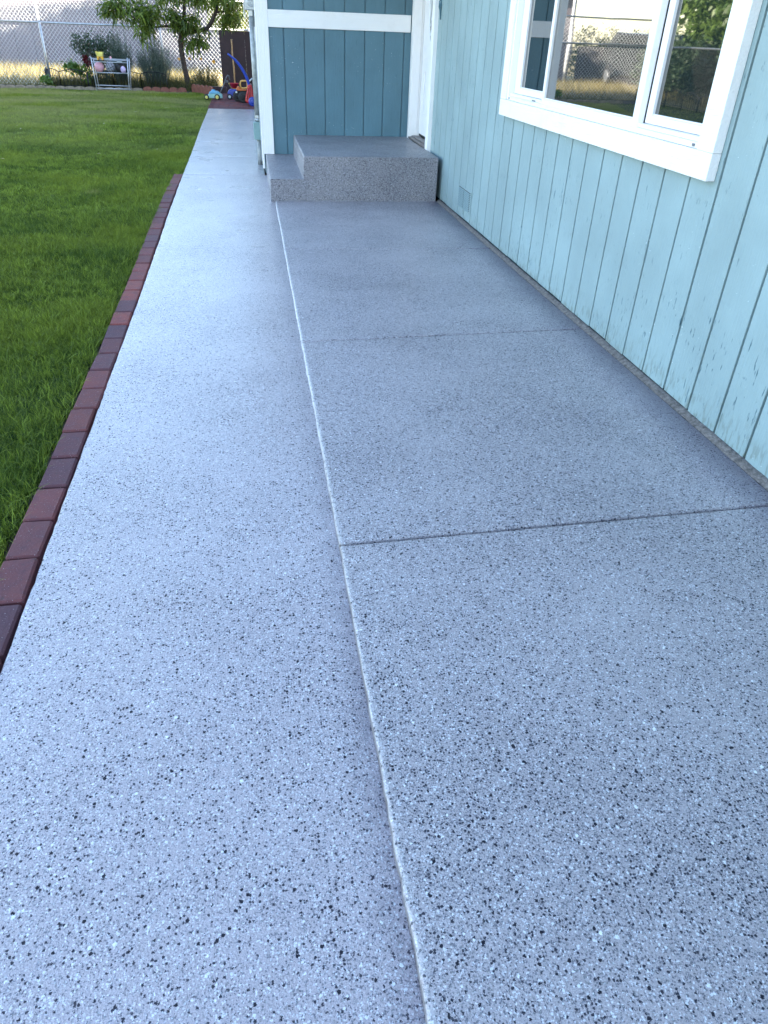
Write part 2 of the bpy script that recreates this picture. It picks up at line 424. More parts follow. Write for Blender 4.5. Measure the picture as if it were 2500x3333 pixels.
M['petal_red'] = leafmat('dark red petal', (.07, .004, .008), (.14, .01, .015), .1)
M['petal_yel'] = leafmat('yellow petal', (.75, .36, .02), (.85, .52, .05), .3)

# ------------------------------------------------------------------ ground and paving
o = MB().box(-300, -200, -.6, 300, 500, -.14).obj('ground', M['dryground']); tag(o, kind='structure')
V = [(-7.6, -8, -.035), (-.80, -8, -.035), (-.86, 20.5, -.035), (-7.6, 20.5, -.035)]
o = MB().prism([(p[0], p[1]) for p in V], 'z', -.13, -.03).obj('lawn', M['turf']); tag(o, kind='structure')
o = MB().box(-7.6, 20.5, -.13, .4, 21.95, -.02).obj('flower_bed', M['soil']); tag(o, kind='structure')
o = MB().box(-40, 21.95, -.13, 6, 60, -.01).obj('dry_ground', M['dryground']); tag(o, kind='structure')
o = MB().box(-40, -8, -.13, -7.6, 21.95, -.01).obj('side_ground', M['dryground']); tag(o, kind='structure')
o = MB().box(-.85, -8, -.13, 1.9, 21, -.055).obj('gravel_base', M['soil']); tag(o, kind='structure')

def leftx(y): return -.648 - .010 * min(max(y, 0), 9) - .0065 * max(0, y - 9) - (.004 * math.sin(y * 1.1))
def rightx(y): return .174 if y < 6.94 else .128
def jit(x, y, k=1.0): return (mnoise.noise(Vector((x * 31, y * 31, 3.1))) * .0016 + mnoise.noise(Vector((x * 7, y * 7, 1.7))) * .0015) * k
path = empty('path', (0, 0, 0)); tag(path, kind='structure')
def slab(name, parent, y0, y1, xl, xr, ztop, mat, step=.03, skew=0.0, rad=.010, rr=1.0):
    """rounded slab; xl/xr functions of y, ztop function of y"""
    n = max(4, int((y1 - y0) / step)); vs = []; nx = 10
    ys = [y0, y0 + .0015, y0 + .004] + [y0 + .01 + (y1 - y0 - .02) * i / n for i in range(n + 1)] + [y1 - .004, y1 - .0015, y1]
    dz = [-.012, -.004, -.001] + [0] * (n + 1) + [-.001, -.004, -.012]
    for y, d in zip(ys, dz):
        a = xl(y) + jit(0, y, 2.2); c_ = xr(y); z = ztop(y) + d
        prof = [(a, -.07), (a + .001, z - rad * 1.1), (a + .002, z - rad * .6), (a + rad * .35, z - rad * .22), (a + rad * .9, z - rad * .03)]
        for k in range(nx + 1): 
            t = k / nx; prof.append((a + rad * 1.6 + (c_ - a - rad * 2.2) * t, z))
        prof += [(c_ - rad * .25 * rr, z - rad * .25 * rr), (c_, z - rad * rr), (c_, -.07)]
        for (x, zz) in prof:
            vs.append((x, y + skew * (x - .18), zz + (jit(x, y, .5) if zz > -.05 else 0)))
    m_ = nx + 1 + 8; fs = []
    for i in range(len(ys) - 1):
        for k in range(m_ - 1): fs.append((i * m_ + k, i * m_ + k + 1, (i + 1) * m_ + k + 1, (i + 1) * m_ + k))
    fs.append(tuple(range(m_))); fs.append(tuple((len(ys) - 1) * m_ + k for k in range(m_)))
    mb = MB(); mb.add(vs, fs, True); return mb.obj(name, mat, parent)
js = [-3, 8.38, 9.70, 11.07, 12.54, 13.9, 15.2, 16.15]
for i in range(len(js) - 1):
    y0 = js[i] + .0015; y1 = js[i + 1] - .0015
    if i == 0:
        slab('slab', path, y0, y1, leftx, lambda y: .1845 if y < 6.92 else .150, lambda y: 0, M['conc_left'], rr=.3)
    else: slab('slab', path, y0, y1, leftx, lambda y: .126, lambda y: 0, M['conc_left'], .1)
patio = empty('patio', (0, 0, 0)); tag(patio, kind='structure')
zr = lambda y: .008 + .016 * max(0, 1 - max(y, 0) / 5.5) ** 1.2
js = [-3.4, -.04, 1.674, 3.36, 5.19, 6.93]; sk_ = [0, .03, .035, .055, -.02, .02]
for i in range(len(js) - 1):
    a, c_ = js[i], js[i + 1]
    # skewed joints: shear grows linearly between the two joints
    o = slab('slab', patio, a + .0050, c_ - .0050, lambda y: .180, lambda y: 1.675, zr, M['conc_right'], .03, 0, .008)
    s0, s1 = sk_[i], sk_[i + 1]
    for v in o.data.vertices:
        t = (v.co.y - a) / (c_ - a); v.co.y += (v.co.x - .18) * (s0 * (1 - t) + s1 * t)
o = MB().box(.176, -3.4, -.06, 1.70, 6.9, -.016).obj('joint_filler', M['soil'], patio)

# mortar strip where the patio slab meets the house wall
vs = []; fs = []; n = 320; row = 5
for i in range(n + 1):
    y = -3.4 + 10.33 * i / n; z0 = zr(y)
    e1 = 1.678 + .006 * mnoise.noise(Vector((y * 9, 0, 0))) + .003 * mnoise.noise(Vector((y * 40, 5, 0)))
    for k, (x, z) in enumerate(((e1 - .004, z0 - .004), (e1, z0 + .003), (e1 + .012, z0 + .007), (1.70, z0 + .014), (1.712, z0 + .012))):
        vs.append((x, y, z + .003 * mnoise.noise(Vector((y * 33, k * 3.3, 2)))))
for i in range(n):
    for k in range(row - 1): fs.append((i * row + k, i * row + k + 1, (i + 1) * row + k + 1, (i + 1) * row + k))
MB().add(vs, fs, True).obj('mortar_strip', M['seal'], patio)

# concrete steps
st = tag(empty('concrete_steps', (.9, 7.7, 0)), 'speckled concrete double step standing below the white front door', 'steps')
MB().prism([(.145, -.05), (.146, .187), (.150, .191), (.440, .190), (.448, .366), (.455, .375), (1.664, .375), (1.664, -.05)], 'y', 6.915, 8.486).obj('step_block', M['conc_step'], st, .011, 3)

# brick edging
ed = tag(empty('brick_edging', (-.75, 4, 0)), 'row of reddish purple bricks set end to end between the lawn and the concrete path', 'brick edging')
y = -1.2; k = 0; brick_me = None
while y < 8.28:
    L = .192; xr_ = leftx(y + L / 2) - .003; 
    if brick_me is None: brick_me = MB().box(-.047, -.094, -.075, .047, .094, 0, .006).mesh('brick', M['brick'])
    o = bpy.data.objects.new('brick', brick_me); COL.objects.link(o)
    o.parent = ed; o.matrix_parent_inverse = Matrix.Translation((.75, -4, 0))
    o.location = (xr_ - .048 + R(-.003, .003) - .004 * math.sin(y * 1.3), y + L / 2, .002 + R(-.0025, .003) + .002 * math.sin(y * 2))
    o.rotation_euler = (R(-.012, .012), R(-.02, .02), R(-.02, .02) + .012)
    o.scale = (1 + R(-.02, .02), 1 + R(-.015, .01), 1)
    y += L + R(.002, .006)

# paver patch behind the path
pv = empty('paver_patio', (0, 0, 0)); tag(pv, kind='structure')
pm = MB().box(-.097, -.048, -.05, .097, .048, 0, .005).mesh('paver', M['brick'])
y = 16.20; r_ = 0
while y < 20.4:
    x = -.80 + (r_ % 2) * .10; 
    while x < .95:
        o = bpy.data.objects.new('paver', pm); COL.objects.link(o); o.parent = pv
        o.location = (x + .1, y + .05, .0 + R(-.003, .003)); o.rotation_euler = (0, 0, R(-.02, .02)); x += .2005
    y += .1035; r_ += 1

# ------------------------------------------------------------------ the house
house = tag(empty('house', (1.7, 5, 0)), 'light blue house with grooved plank siding and bright white trim beside the path', 'house')
XW = 1.708
def board(y0, y1, z0, z1):
    # plank on the side wall, face towards -X
    MB().box(XW, y0, z0, XW + .020, y1, z1, .0015).obj('siding_board', M['siding'], house)
yg = [2.01 + .2034 * i for i in range(-24, 30)]
WY0, WY1, WZ0, WZ1 = 2.76, 5.18, .955, 2.10
for i in range(len(yg) - 1):
    a, c_ = yg[i] + .0062, yg[i + 1] - .0062
    if a > 7.46: break
    c_ = min(c_, 7.452); zb = .028 + R(-.003, .004)
    if c_ > 2.70 and a < 5.24:
        if a < 2.70: MB().prism([(a, zb), (c_, zb), (c_, WZ0 - .04), (2.70, WZ0 - .04), (2.70, WZ1 + .04), (c_, WZ1 + .04), (c_, 2.62), (a, 2.62)], 'x', XW, XW + .02).obj('siding_board', M['siding'], house)
        elif c_ > 5.24: MB().prism([(a, zb), (c_, zb), (c_, 2.62), (a, 2.62), (a, WZ1 + .04), (5.24, WZ1 + .04), (5.24, WZ0 - .04), (a, WZ0 - .04)], 'x', XW, XW + .02).obj('siding_board', M['siding'], house)
        else: board(a, c_, zb, WZ0 - .04); board(a, c_, WZ1 + .04, 2.62)
    else: board(a, c_, zb, 2.62)
# sheathing behind the boards, with window opening
MB().box(XW + .017, -2.9, .0, XW + .12, WY0, 2.62).box(XW + .017, WY1, .0, XW + .12, 7.50, 2.62).box(XW + .017, WY0, 0, XW + .12, WY1, WZ0)\
    .box(XW + .017, WY0, WZ1, XW + .12, WY1, 2.62).obj('sheathing', M['groove'], house)
MB().box(XW + .018, 7.50, 0, XW + .12, 8.62, .345).obj('door_base', M['siding'], house)
MB().box(XW + .018, 7.45, 2.45, XW + .12, 8.62, 2.62).obj('door_header', M['siding'], house)
# room behind the window
MB().box(XW + .9, 1.8, .2, XW + 1.0, 6.2, 2.6).box(XW + .121, 1.8, .2, XW + .9, 1.9, 2.6).box(XW + .121, 6.1, .2, XW + .9, 6.2, 2.6)\
    .box(XW + .121, 1.9, .2, XW + .9, 6.1, .25).box(XW + .121, 1.9, 2.5, XW + .9, 6.1, 2.6).obj('room', simple('dim room wall', (.25, .24, .22), .9), house)
# return wall (faces -Y)
YW = 8.487
xs = [.150, .385, .589, .790, .994, 1.197, 1.398, 1.601, 1.70]
for i in range(len(xs) - 1):
    MB().box(xs[i] + .0042, YW, .19 if xs[i] < .4 else .372, xs[i + 1] - .0042, YW + .018, 2.62, .003).obj('siding_board', M['siding_shade'], house)
MB().box(.137, YW + .014, 0, 1.72, YW + .12, 2.62).obj('sheathing', M['siding_shade'], house)
MB().box(.131, YW - .022, .192, .238, YW - .001, 2.62, .002).obj('corner_board', M['white_z'], house)
MB().box(.112, YW - .021, .05, .1305, YW + .085, 2.62, .002).obj('corner_board', M['white_z'], house)
MB().box(.2385, YW - .020, 1.312, 1.660, YW - .001, 1.455, .003).obj('band_board', M['white_x'], house)
# rest of walls and roof
MB().box(.137, YW + .121, .0, .30, 19.6, 2.62).box(.301, 19.5, 0, 11, 19.6, 2.62).box(1.83, -2.9, 0, 11, -2.8, 2.62).box(10.9, -2.8, 0, 11, 19.5, 2.62).obj('wall', M['siding'], house)
RA = 5.6
MB().prism([(1.12, 2.50), (1.12, 2.60), (6.2, RA), (11.6, 2.60), (11.6, 2.50), (6.2, RA - .12)], 'y', -3.4, 19.0).obj('roof', M['roof'], house)
MB().prism([(16.1, 2.50), (18.1, 5.15), (20.1, 2.62), (20.1, 2.5)], 'x', .0, 16).obj('roof', M['roof'], house)  # unseen cross roof, its ridge added and placed to shade the lawn
MB().box(-.12, 7.0, 2.50, 1.119, 16.0, 2.60).obj('soffit', M['vinyl'], house)
MB().box(1.10, -3.4, 2.44, 1.119, 6.95, 2.60).obj('fascia', M['white_y'], house)

# window
XT = 1.668
win = MB()
oy0, oy1, oz0 = 2.672 - .02, 5.285, .858; iy0, iy1, iz0 = 2.765, 5.178, .952; izt = 2.08; ozt = 2.18
win.box(XT + .001, oy0, oz0, XW - .001, oy1, iz0 - .0005, .0015)
win.box(XT + .001, oy0, iz0 + .0005, XW - .001, iy0, izt, .0015).box(XT + .001, iy1, iz0 + .0005, XW - .001, oy1, izt, .003).box(XT, oy0, izt + .0005, XW - .001, oy1, ozt, .003)
win = win.obj('window', M['white_y'], house)
fr = MB(); xf = XT + .012; e_ = .001
# outer vinyl frame
fr.box(xf, iy0 + e_, iz0 + e_, xf + .09, iy0 + .022, izt - e_, .002).box(xf, iy1 - .022, iz0 + e_, xf + .09, iy1 - e_, izt - e_, .002)
fr.box(xf, iy0 + .0225, iz0 + e_, xf + .09, iy1 - .0225, iz0 + .022, .002).box(xf, iy0 + .0225, izt - .022, xf + .09, iy1 - .0225, izt - e_, .002)
fr.box(xf + .012, iy0 + .023, iz0 + .0225, xf + .085, iy1 - .023, iz0 + .038, .002)
fr.obj('window_frame', M['vinyl'], win)
def sash(y0, y1, z0, x, wd=.034, wl=None, wr=None):
    s_ = MB(); z1 = izt - .024; wl = wl or wd; wr = wr or wd
    s_.box(x, y0, z0, x + .03, y0 + wl, z1, .002).box(x, y1 - wr, z0, x + .03, y1, z1, .002)
    s_.box(x, y0 + wl + .0004, z0, x + .03, y1 - wr - .0004, z0 + wd, .002).box(x, y0 + wl + .0004, z1 - wd, x + .03, y1 - wr - .0004, z1, .002)
    s_.box(x + .007, y0 + wl + .0005, z0 + wd + .0005, x + .012, y1 - wr - .0005, z0 + wd + .006)
    s_.obj('sash', M['vinyl'], win)
    MB().box(x + .014, y0 + wl + .0002, z0 + wd + .0002, x + .020, y1 - wr - .0002, z1 - wd - .0002).obj('pane', M['glass'], win)
sash(iy0 + .024, 3.31, iz0 + .040, xf + .038, .032, .014, .05)        # right slider
sash(3.315, 4.545, iz0 + .018, xf + .006, .030, .055, .034)            # fixed middle
sash(4.55, iy1 - .024, iz0 + .040, xf + .038, .032, .03, .10)          # left slider
MB().box(xf + .0365, 3.311, iz0 + .039, xf + .046, 3.328, izt - .03).obj('gasket', M['black'], win)
MB().box(xf - .003, 2.80, iz0 + .006, xf + .0005, 2.818, iz0 + .016).obj('weep_hole', M['greyplastic'], win)
MB().box(xf - .003, 5.12, iz0 + .006, xf + .0005, 5.135, iz0 + .016).obj('weep_hole', M['greyplastic'], win)
MB().box(xf + .010, 4.66, iz0 + .024, xf + .013, 4.72, iz0 + .030).obj('latch', M['greyplastic'], win)

# door, casing and sill
cs = MB()
cs.box(1.668, 7.452, .350, 1.80, 7.545, 2.45, .003).box(1.668, 8.372, .350, 1.755, 8.462, 2.45, .003).box(1.690, 7.546, 2.36, 1.80, 8.371, 2.45, .003)
cs.obj('door_casing', M['white_z'], house)
MB().box(1.682, 8.463, .35, 1.75, 8.486, 2.45, .002).box(1.757, 8.362, .385, 1.80, 8.50, 2.40, .001).obj('door_jamb', M['white_z'], house)
door = MB().box(1.772, 7.56, .425, 1.815, 8.346, 2.40, .003).obj('door', M['vinyl'], house)
MB().box(1.792, 8.3465, .40, 1.83, 8.3615, 2.42).box(1.776, 7.55, .4055, 1.81, 8.346, .424).box(1.83, 7.5, .37, 1.84, 8.5, 2.42).obj('weatherstrip', M['black'], house)
def moulding(y0, y1, z0, z1):
    m_ = MB(); X = 1.7715
    for (r0, d) in ((0, .007), (.022, .004)):
        a, c_, p_, q_ = y0 + r0, y1 - r0, z0 + r0, z1 - r0; t = .010
        m_.box(X - d, a, p_, X, c_, p_ + t, .002).box(X - d, a, q_ - t, X, c_, q_, .002).box(X - d, a, p_ + t + .0003, X, a + t, q_ - t - .0003, .002).box(X - d, c_ - t, p_ + t + .0003, X, c_, q_ - t - .0003, .002)
    m_.obj('panel_moulding', M['vinyl'], door)
for (a, c_) in ((7.99, 8.19), (7.70, 7.90)):
    moulding(a, c_, .62, 1.0)
MB().box(1.765, 7.70, 1.10, 1.7715, 8.19, 1.112, .002).box(1.767, 7.70, 1.125, 1.7715, 8.19, 1.133, .001).obj('panel_moulding', M['vinyl'], door)
for k_ in range(1):
    pts = [(1.768, 7.945 + .165 * math.cos(t), 1.72 + .50 * math.sin(t)) for t in [2 * math.pi * i / 48 for i in range(49)]]
    MB().tube(pts, .013, 8, False).obj('oval_frame', M['vinyl'], door)
    q_ = [(7.945 + .155 * math.cos(t), 1.72 + .49 * math.sin(t)) for t in [2 * math.pi * i / 48 for i in range(48)]]
    MB().prism(q_, 'x', 1.764, 1.7715).obj('oval_glass', M['glass'], door)
    cm = MB()
    for r2 in (.35, .65, .88):
        cm.tube([(1.763, 7.945 + .155 * r2 * math.cos(t) * (1 + .2 * math.sin(5 * t)), 1.72 + .49 * r2 * math.sin(t)) for t in [2 * math.pi * i / 40 for i in range(41)]], .0045, 5, False)
    for i in range(14):
        t = i / 13; cm.ball((1.762, 7.945 + .11 * math.cos(t * 6.28), 1.72 + .42 * math.sin(t * 6.28)), .016, 8, 5)
    cm.obj('leaded_pattern', M['hubwhite'], door)
MB().box(1.664, 7.546, .3765, 1.7755, 8.3715, .392, .003).box(1.70, 7.547, .3922, 1.775, 8.371, .402, .002).obj('threshold', M['sillwood'], house)
# foundation vent in the siding
vent = MB().box(XW - .004, 5.885, .092, XW - .0005, 6.295, .262, .001).obj('vent', M['siding'], house)
lv = MB()
for (a, c_) in ((5.915, 6.075), (6.095, 6.262)):
    for k in range(11):
        z = .105 + k * .0133; lv.prism([(XW - .0042, z), (XW - .014, z + .002), (XW - .0042, z + .0085)], 'y', a, c_)
lv.prism
# prism with ax='y' takes (x, z) profile
lv.obj('louver', M['siding'], vent)
vd = MB()
for (a, c_) in ((5.905, 6.085), (6.09, 6.270)):
    for k in range(11):
        z = .105 + k * .0133; vd.box(XW - .0048, a, z + .0085, XW - .0041, c_, z + .0133)
vd.obj('vent_slot', M['black'], vent)
hk = MB(); hk.tube([(XW - .004, 7.36, 1.56), (XW - .02, 7.36, 1.54), (XW - .022, 7.36, 1.50), (XW - .012, 7.36, 1.47), (XW - .006, 7.36, 1.44)], .006, 6)
hk.ring((XW - .010, 7.36, 1.505), .018, .005, 'x').tube([(XW - .004, 7.36, 1.62), (XW - .004, 7.36, 1.41)], .007, 6)
hk.obj('wall_hook', M['siding_shade'], house)
# grey flashing strips beside the corner
MB().box(.100, YW + .09, 1.19, .1365, YW + .13, 1.31, .002).box(.104, YW + .135, .10, .1365, YW + .16, 1.19, .002).obj('flashing', M['ngrey'], house)

# electric meter with conduit on the corner
em = tag(empty('electric_meter', (.08, 9.1, 0)), 'grey electric meter box with a steel conduit running down the house corner', 'electric meter')
mbx = MB().box(.022, 9.055, 1.452, .132, 9.16, 2.05, .006).obj('meter_box', M['galv'], em)
mr = MB(); mr.ring((.085, 9.053, 1.515), .030, .0035, 'y').ring((.085, 9.053, 1.515), .018, .003, 'y'); mr.ball((.085, 9.053, 1.515), .007, 8, 6)
mr.obj('embossed_emblem', M['galv'], mbx)
MB().box(.012, 9.058, 1.43, .0215, 9.09, 1.60, .002).tube([(.015, 9.05, 1.455), (.010, 9.05, 1.40), (.018, 9.05, 1.375), (.028, 9.05, 1.40), (.026, 9.05, 1.44)], .004, 6).obj('hasp', M['galv'], em)
MB().tube([(.090, 9.1, .50), (.089, 9.1, 1.405)], .0315, 20).obj('conduit', M['galv2'], em)
MB().tube([(.089, 9.1, 1.405), (.089, 9.1, 1.452)], .036, 6, smooth=False).obj('coupling', M['galv'], em)
MB().tube([(.090, 9.1, .470), (.090, 9.1, .50)], .0375, 6, smooth=False).tube([(.090, 9.1, .440), (.090, 9.1, .469)], .034, 16).obj('coupling', M['galv'], em)
lb = MB().prism([(.036, .262), (.036, .432), (.128, .440), (.124, .36), (.112, .318), (.128, .300), (.131, .262), (.10, .255)], 'y', 9.055, 9.145).obj('junction_box', M['greenbox'], em, .006, 2)
MB().tube([(.123, 9.1, .262), (.123, 9.1, .315)], .018, 12).obj('hub', M['galv2'], em)
MB().tube([(.090, 9.1, -.01), (.090, 9.1, .256)], .0265, 18).obj('lower_pipe', M['galv2'], em)
MB().tube([(.126, 9.06, .01), (.128, 9.07, .2), (.131, 9.07, .43)], .003, 5).obj('ground_wire', M['galv2'], em)
MB().box(.06, 9.07, .452, .131, 9.13, .462).obj('strap', M['galv'], em)

# ------------------------------------------------------------------ grass
def visible(x, y, z, mx=60):
    P = np.stack([x, y, z], -1) - CAM; c = P @ RM
    d = -c[..., 2]; u = 1250 + 2298 * c[..., 0] / d; v = 1666.5 - 2298 * c[..., 1] / d
    return (d > 0) & (u > -mx) & (u < 2500 + mx) & (v > -mx - 60) & (v < 3333 + mx)
def blades(x, y, z0, h, wd, lean=.5, seg=2, bend=1.0):
    n = len(x); th = rng.uniform(0, 2 * np.pi, n); ln = rng.uniform(.05, lean, n); ph = rng.uniform(0, 2 * np.pi, n)
    dx, dy = np.cos(th), np.sin(th); px, py = np.cos(ph), np.sin(ph)
    V = []; 
    for i in range(seg + 1):
        t = i / seg; q = ln * t ** 1.7 * h
        cx = x + dx * q; cy = y + dy * q; cz = z0 + h * t * np.sqrt(np.clip(1 - (ln * t * .6) ** 2, .2, 1))
        wv = wd * (1 - t ** 1.3)
        if i < seg:
            V.append(np.stack([cx - px * wv, cy - py * wv, cz], -1)); V.append(np.stack([cx + px * wv, cy + py * wv, cz], -1))
        else: V.append(np.stack([cx, cy, cz], -1))
    V = np.stack(V, 1); k = V.shape[1]
    F = []
    base = np.arange(n) * k
    for i in range(seg - 1):
        a = base + 2 * i
        F.append(np.stack([a, a + 1, a + 3], -1)); F.append(np.stack([a, a + 3, a + 2], -1))
    a = base + 2 * (seg - 1); F.append(np.stack([a, a + 1, a + 2], -1))
    return V.reshape(-1, 3), np.concatenate(F), k
VV = []; FF = []; TT = []; off = 0
def addb(x, y, z0, h, wd, lean, seg, tint=None):
    global off
    V, F, k = blades(x, y, z0, h, wd, lean, seg); VV.append(V); FF.append(F + off); off += len(V)
    TT.append(np.repeat(rng.random(len(x)) if tint is None else tint, k))
def lawn_edge(y): return np.where(y < 8.35, -.772 - .006 * np.clip(y, 0, 9), -.742 - .0065 * np.clip(y - 9, 0, 20))
for (ya, yb, n, h0, wd, seg) in ((.7, 3.2, 60000, .050, .0017, 3), (3.2, 6.5, 190000, .048, .0023, 2), (6.5, 11, 210000, .046, .0036, 2), (11, 20.45, 250000, .044, .0065, 1)):
    xm = -.30 * yb - .9
    x = rng.uniform(xm, -.74, n * 2); y = rng.uniform(ya, yb, n * 2); kk = visible(x, y, x * 0) & (x < lawn_edge(y) - .004 + .01 * np.sin(y * 23))
    x = x[kk][:n]; y = y[kk][:n]
    # clumpy height
    hh = h0 * rng.uniform(.55, 1.25, len(x)) * (1 + .25 * np.sin(x * 3.1 + np.sin(y * 2.3) * 2) * np.sin(y * 2.7))
    near = (lawn_edge(y) - x) < .02
    cs_ = .022 if yb < 4 else .032 if yb < 7 else .055 if yb < 12 else .10
    wx = x + .02 * np.sin(y * 37) ; wy = y * .8 + .02 * np.sin(x * 41)
    hsh = np.abs(np.sin(np.floor(wx / cs_) * 12.9898 + np.floor(wy / cs_) * 78.233) * 43758.5453) % 1
    hh = hh * (.78 + .44 * hsh)
    tn = np.clip(.85 * rng.random(len(x)) ** 2.6 + .42 * hsh ** 1.8 - .06 + (.10 if ya > 6 else 0) + (.08 if ya > 10 else 0), 0, 1)
    addb(x, y, np.full(len(x), -.038), hh * np.where(near, .85, 1.), wd * rng.uniform(.6, 1.5, len(x)), 1.25, seg, tn)
n = 2600; y = rng.uniform(1.2, 9, n); x = lawn_edge(y) - rng.random(n) ** 2 * .5 - .002
addb(x, y, np.full(n, -.036), rng.uniform(.045, .082, n), rng.uniform(.0012, .0024, n), 1.3, 3, rng.uniform(.35, 1, n))
x = rng.uniform(-7.5, -.9, 60000); y = rng.uniform(-2, 20.4, 60000); kk = ~visible(x, y, x * 0) & (x < lawn_edge(y) - .02); x = x[kk]; y = y[kk]
addb(x, y, np.full(len(x), -.04), .045 * rng.uniform(.6, 1.3, len(x)), np.full(len(x), .007), .9, 1)
o = bigmesh('grass', np.concatenate(VV), np.concatenate(FF), M['grass'], attr=np.concatenate(TT)); tag(o, 'short mown green lawn grass left of the brick edging', 'grass', kind='stuff')
# dry grass beyond the fence
VV = []; FF = []; TT = []; off = 0
n = 42000; x = rng.uniform(-10, .2, n); y = 22.0 + 8.2 * rng.random(n) ** 1.3
addb(x, y, np.full(n, -.02), rng.uniform(.08, .42, n) * rng.uniform(.3, 1, n), rng.uniform(.003, .007, n), .8, 2)
n = 9000; x = rng.uniform(-16, -7.7, n); y = rng.uniform(12, 22, n)
addb(x, y, np.full(n, -.02), rng.uniform(.08, .4, n), rng.uniform(.004, .008, n), .8, 2)
o = bigmesh('dry_grass', np.concatenate(VV), np.concatenate(FF), M['dryblade'], attr=np.concatenate(TT)); tag(o, 'sunlit yellow dry grass beyond the chain link fence', 'dry grass', kind='stuff')
# dry twiggy weeds standing in the bed
VV = []; FF = []; TT = []; off = 0
n = 9000; x = rng.uniform(-4.75, -.75, n); y = rng.uniform(20.9, 21.8, n)
addb(x, y, np.full(n, -.03), rng.uniform(.08, .42, n) * (1 - .25 * (x < -3.8)), rng.uniform(.003, .006, n), .6, 2)
n = 500; x = rng.uniform(-6.6, -4.6, n); y = rng.uniform(20.8, 21.7, n)
addb(x, y, np.full(n, -.03), rng.uniform(.04, .22, n), rng.uniform(.003, .006, n), .7, 2)
o = bigmesh('weeds', np.concatenate(VV), np.concatenate(FF), M['weed'], attr=np.concatenate(TT)); tag(o, 'low tangled olive weeds in the flower bed before the fence', 'weeds', kind='stuff')
# fallen leaves
VV = []; FF = []
pts = [(-3.15, 19.6), (-2.4, 20.1), (-2.1, 19.9), (-3.0, 20.2), (-1.6, 19.0), (-1.2, 16.8), (-2.0, 15.0), (-.9, 12.4), (-3.4, 19.0)] + [(R(-4, -1), R(9, 20)) for _ in range(22)]
for i, (a, c_) in enumerate(pts):
    t = R(0, 6.28); l_ = R(.02, .045); d_ = (math.cos(t), math.sin(t)); n_ = (-d_[1], d_[0]); b0 = len(VV)
    VV += [(a - d_[0] * l_, c_ - d_[1] * l_, .012), (a + n_[0] * l_ * .4, c_ + n_[1] * l_ * .4, .02), (a + d_[0] * l_, c_ + d_[1] * l_, .014), (a - n_[0] * l_ * .4, c_ - n_[1] * l_ * .4, .018)]
    FF.append((b0, b0 + 1, b0 + 2, b0 + 3))
o = bigmesh('fallen_leaves', VV, FF, M['dryblade'], attr=[.9] * len(VV)); tag(o, 'scattered pale yellow fallen leaves lying on the lawn', 'fallen leaves', kind='stuff')

# ------------------------------------------------------------------ fence
FY = 21.95
fence = tag(empty('chain_link_fence', (-3.5, FY, 0)), 'silver chain link fence with grey top rail behind the flower bed', 'fence')
def meshwork(P0, P1, z0, z1, sp, r, parent):
    P0 = Vector(P0); P1 = Vector(P1); L = (P1 - P0).length; d = (P1 - P0) / L; nrm = Vector((-d.y, d.x, 0))
    H = z1 - z0; mb = MB(); k = -int(H / sp) - 1; asp = 1.08
    while k * sp < L + H:
        for sg in (1, -1):
            # line: s = s0 + sg*(z-z0)/asp
            s0 = k * sp if sg == 1 else k * sp + H / asp * 0 
            pts = []
            a_, b_ = 0.0, H
            def s_at(z): return s0 + sg * z / asp
            # clip
            lo, hi = 0.0, H
            if sg == 1:
                lo = max(lo, (0 - s0) * asp); hi = min(hi, (L - s0) * asp)
            else:
                lo = max(lo, (s0 - L) * asp); hi = min(hi, (s0 - 0) * asp)
            if hi - lo > .01:
                nseg = max(1, int((hi - lo) / (sp * asp / 2)))
                A = P0 + d * s_at(lo) + nrm * (.003 * sg); B = P0 + d * s_at(hi) + nrm * (.003 * sg)
                A.z = z0 + lo; B.z = z0 + hi; mb.tube([A, B], r, 3, False, False)
        k += 1
    return mb.obj('wire_mesh', M['wire'], parent)
meshwork((-7.6, FY, 0), (.15, FY, 0), 0.0, 1.86, .092, .0036, fence)
MB().tube([(-7.6, FY - .03, 1.292), (-4, FY - .03, 1.288), (.15, FY - .03, 1.292)], .021, 10).obj('rail', M['galv'], fence)
MB().tube([(-7.6, FY, 1.88), (.15, FY, 1.88)], .021, 10).obj('rail', M['galv'], fence)
for xp, rr in ((-7.6, .035), (-4.87, .026), (-2.05, .022), (.12, .03)):
    MB().tube([(xp, FY - .075, -.1), (xp, FY - .075, 1.31)], rr, 10).ball((xp, FY - .075, 1.315), rr * 1.15, 10, 6).obj('post', M['galv'], fence)
f2 = tag(empty('chain_link_fence', (-7.6, 10, 0)), 'chain link fence along the left side of the yard, mirrored in the window', 'fence')
M_keep = M['wire']; M['wire'] = simple('dull fence wire', (.10, .10, .10), .6)
meshwork((-7.62, -4, 0), (-7.62, FY - .1, 0), 0.0, 1.25, .092, .0016, f2); M['wire'] = M_keep
MB().tube([(-7.65, -4, 1.27), (-7.65, FY - .1, 1.27)], .021, 8).obj('rail', M['galv'], f2)
for yp in (0, 3, 6, 9, 12, 15, 18): MB().tube([(-7.66, yp, -.1), (-7.66, yp, 1.3)], .026, 8).obj('post', M['galv'], f2)
pole = MB().tube([(-6.38, 28.6, -.1), (-6.38, 28.6, 3.2)], .036, 10).obj('steel_pole', M['wire']); tag(pole, 'bright sunlit steel pole rising behind the fence left of the rack', 'pole')
pole = MB().tube([(-8.05, 28.9, -.1), (-8.05, 28.9, 3.0)], .045, 8).obj('wooden_post', M['hubwhite']); tag(pole, 'pale post behind the fence at the far left edge', 'post')

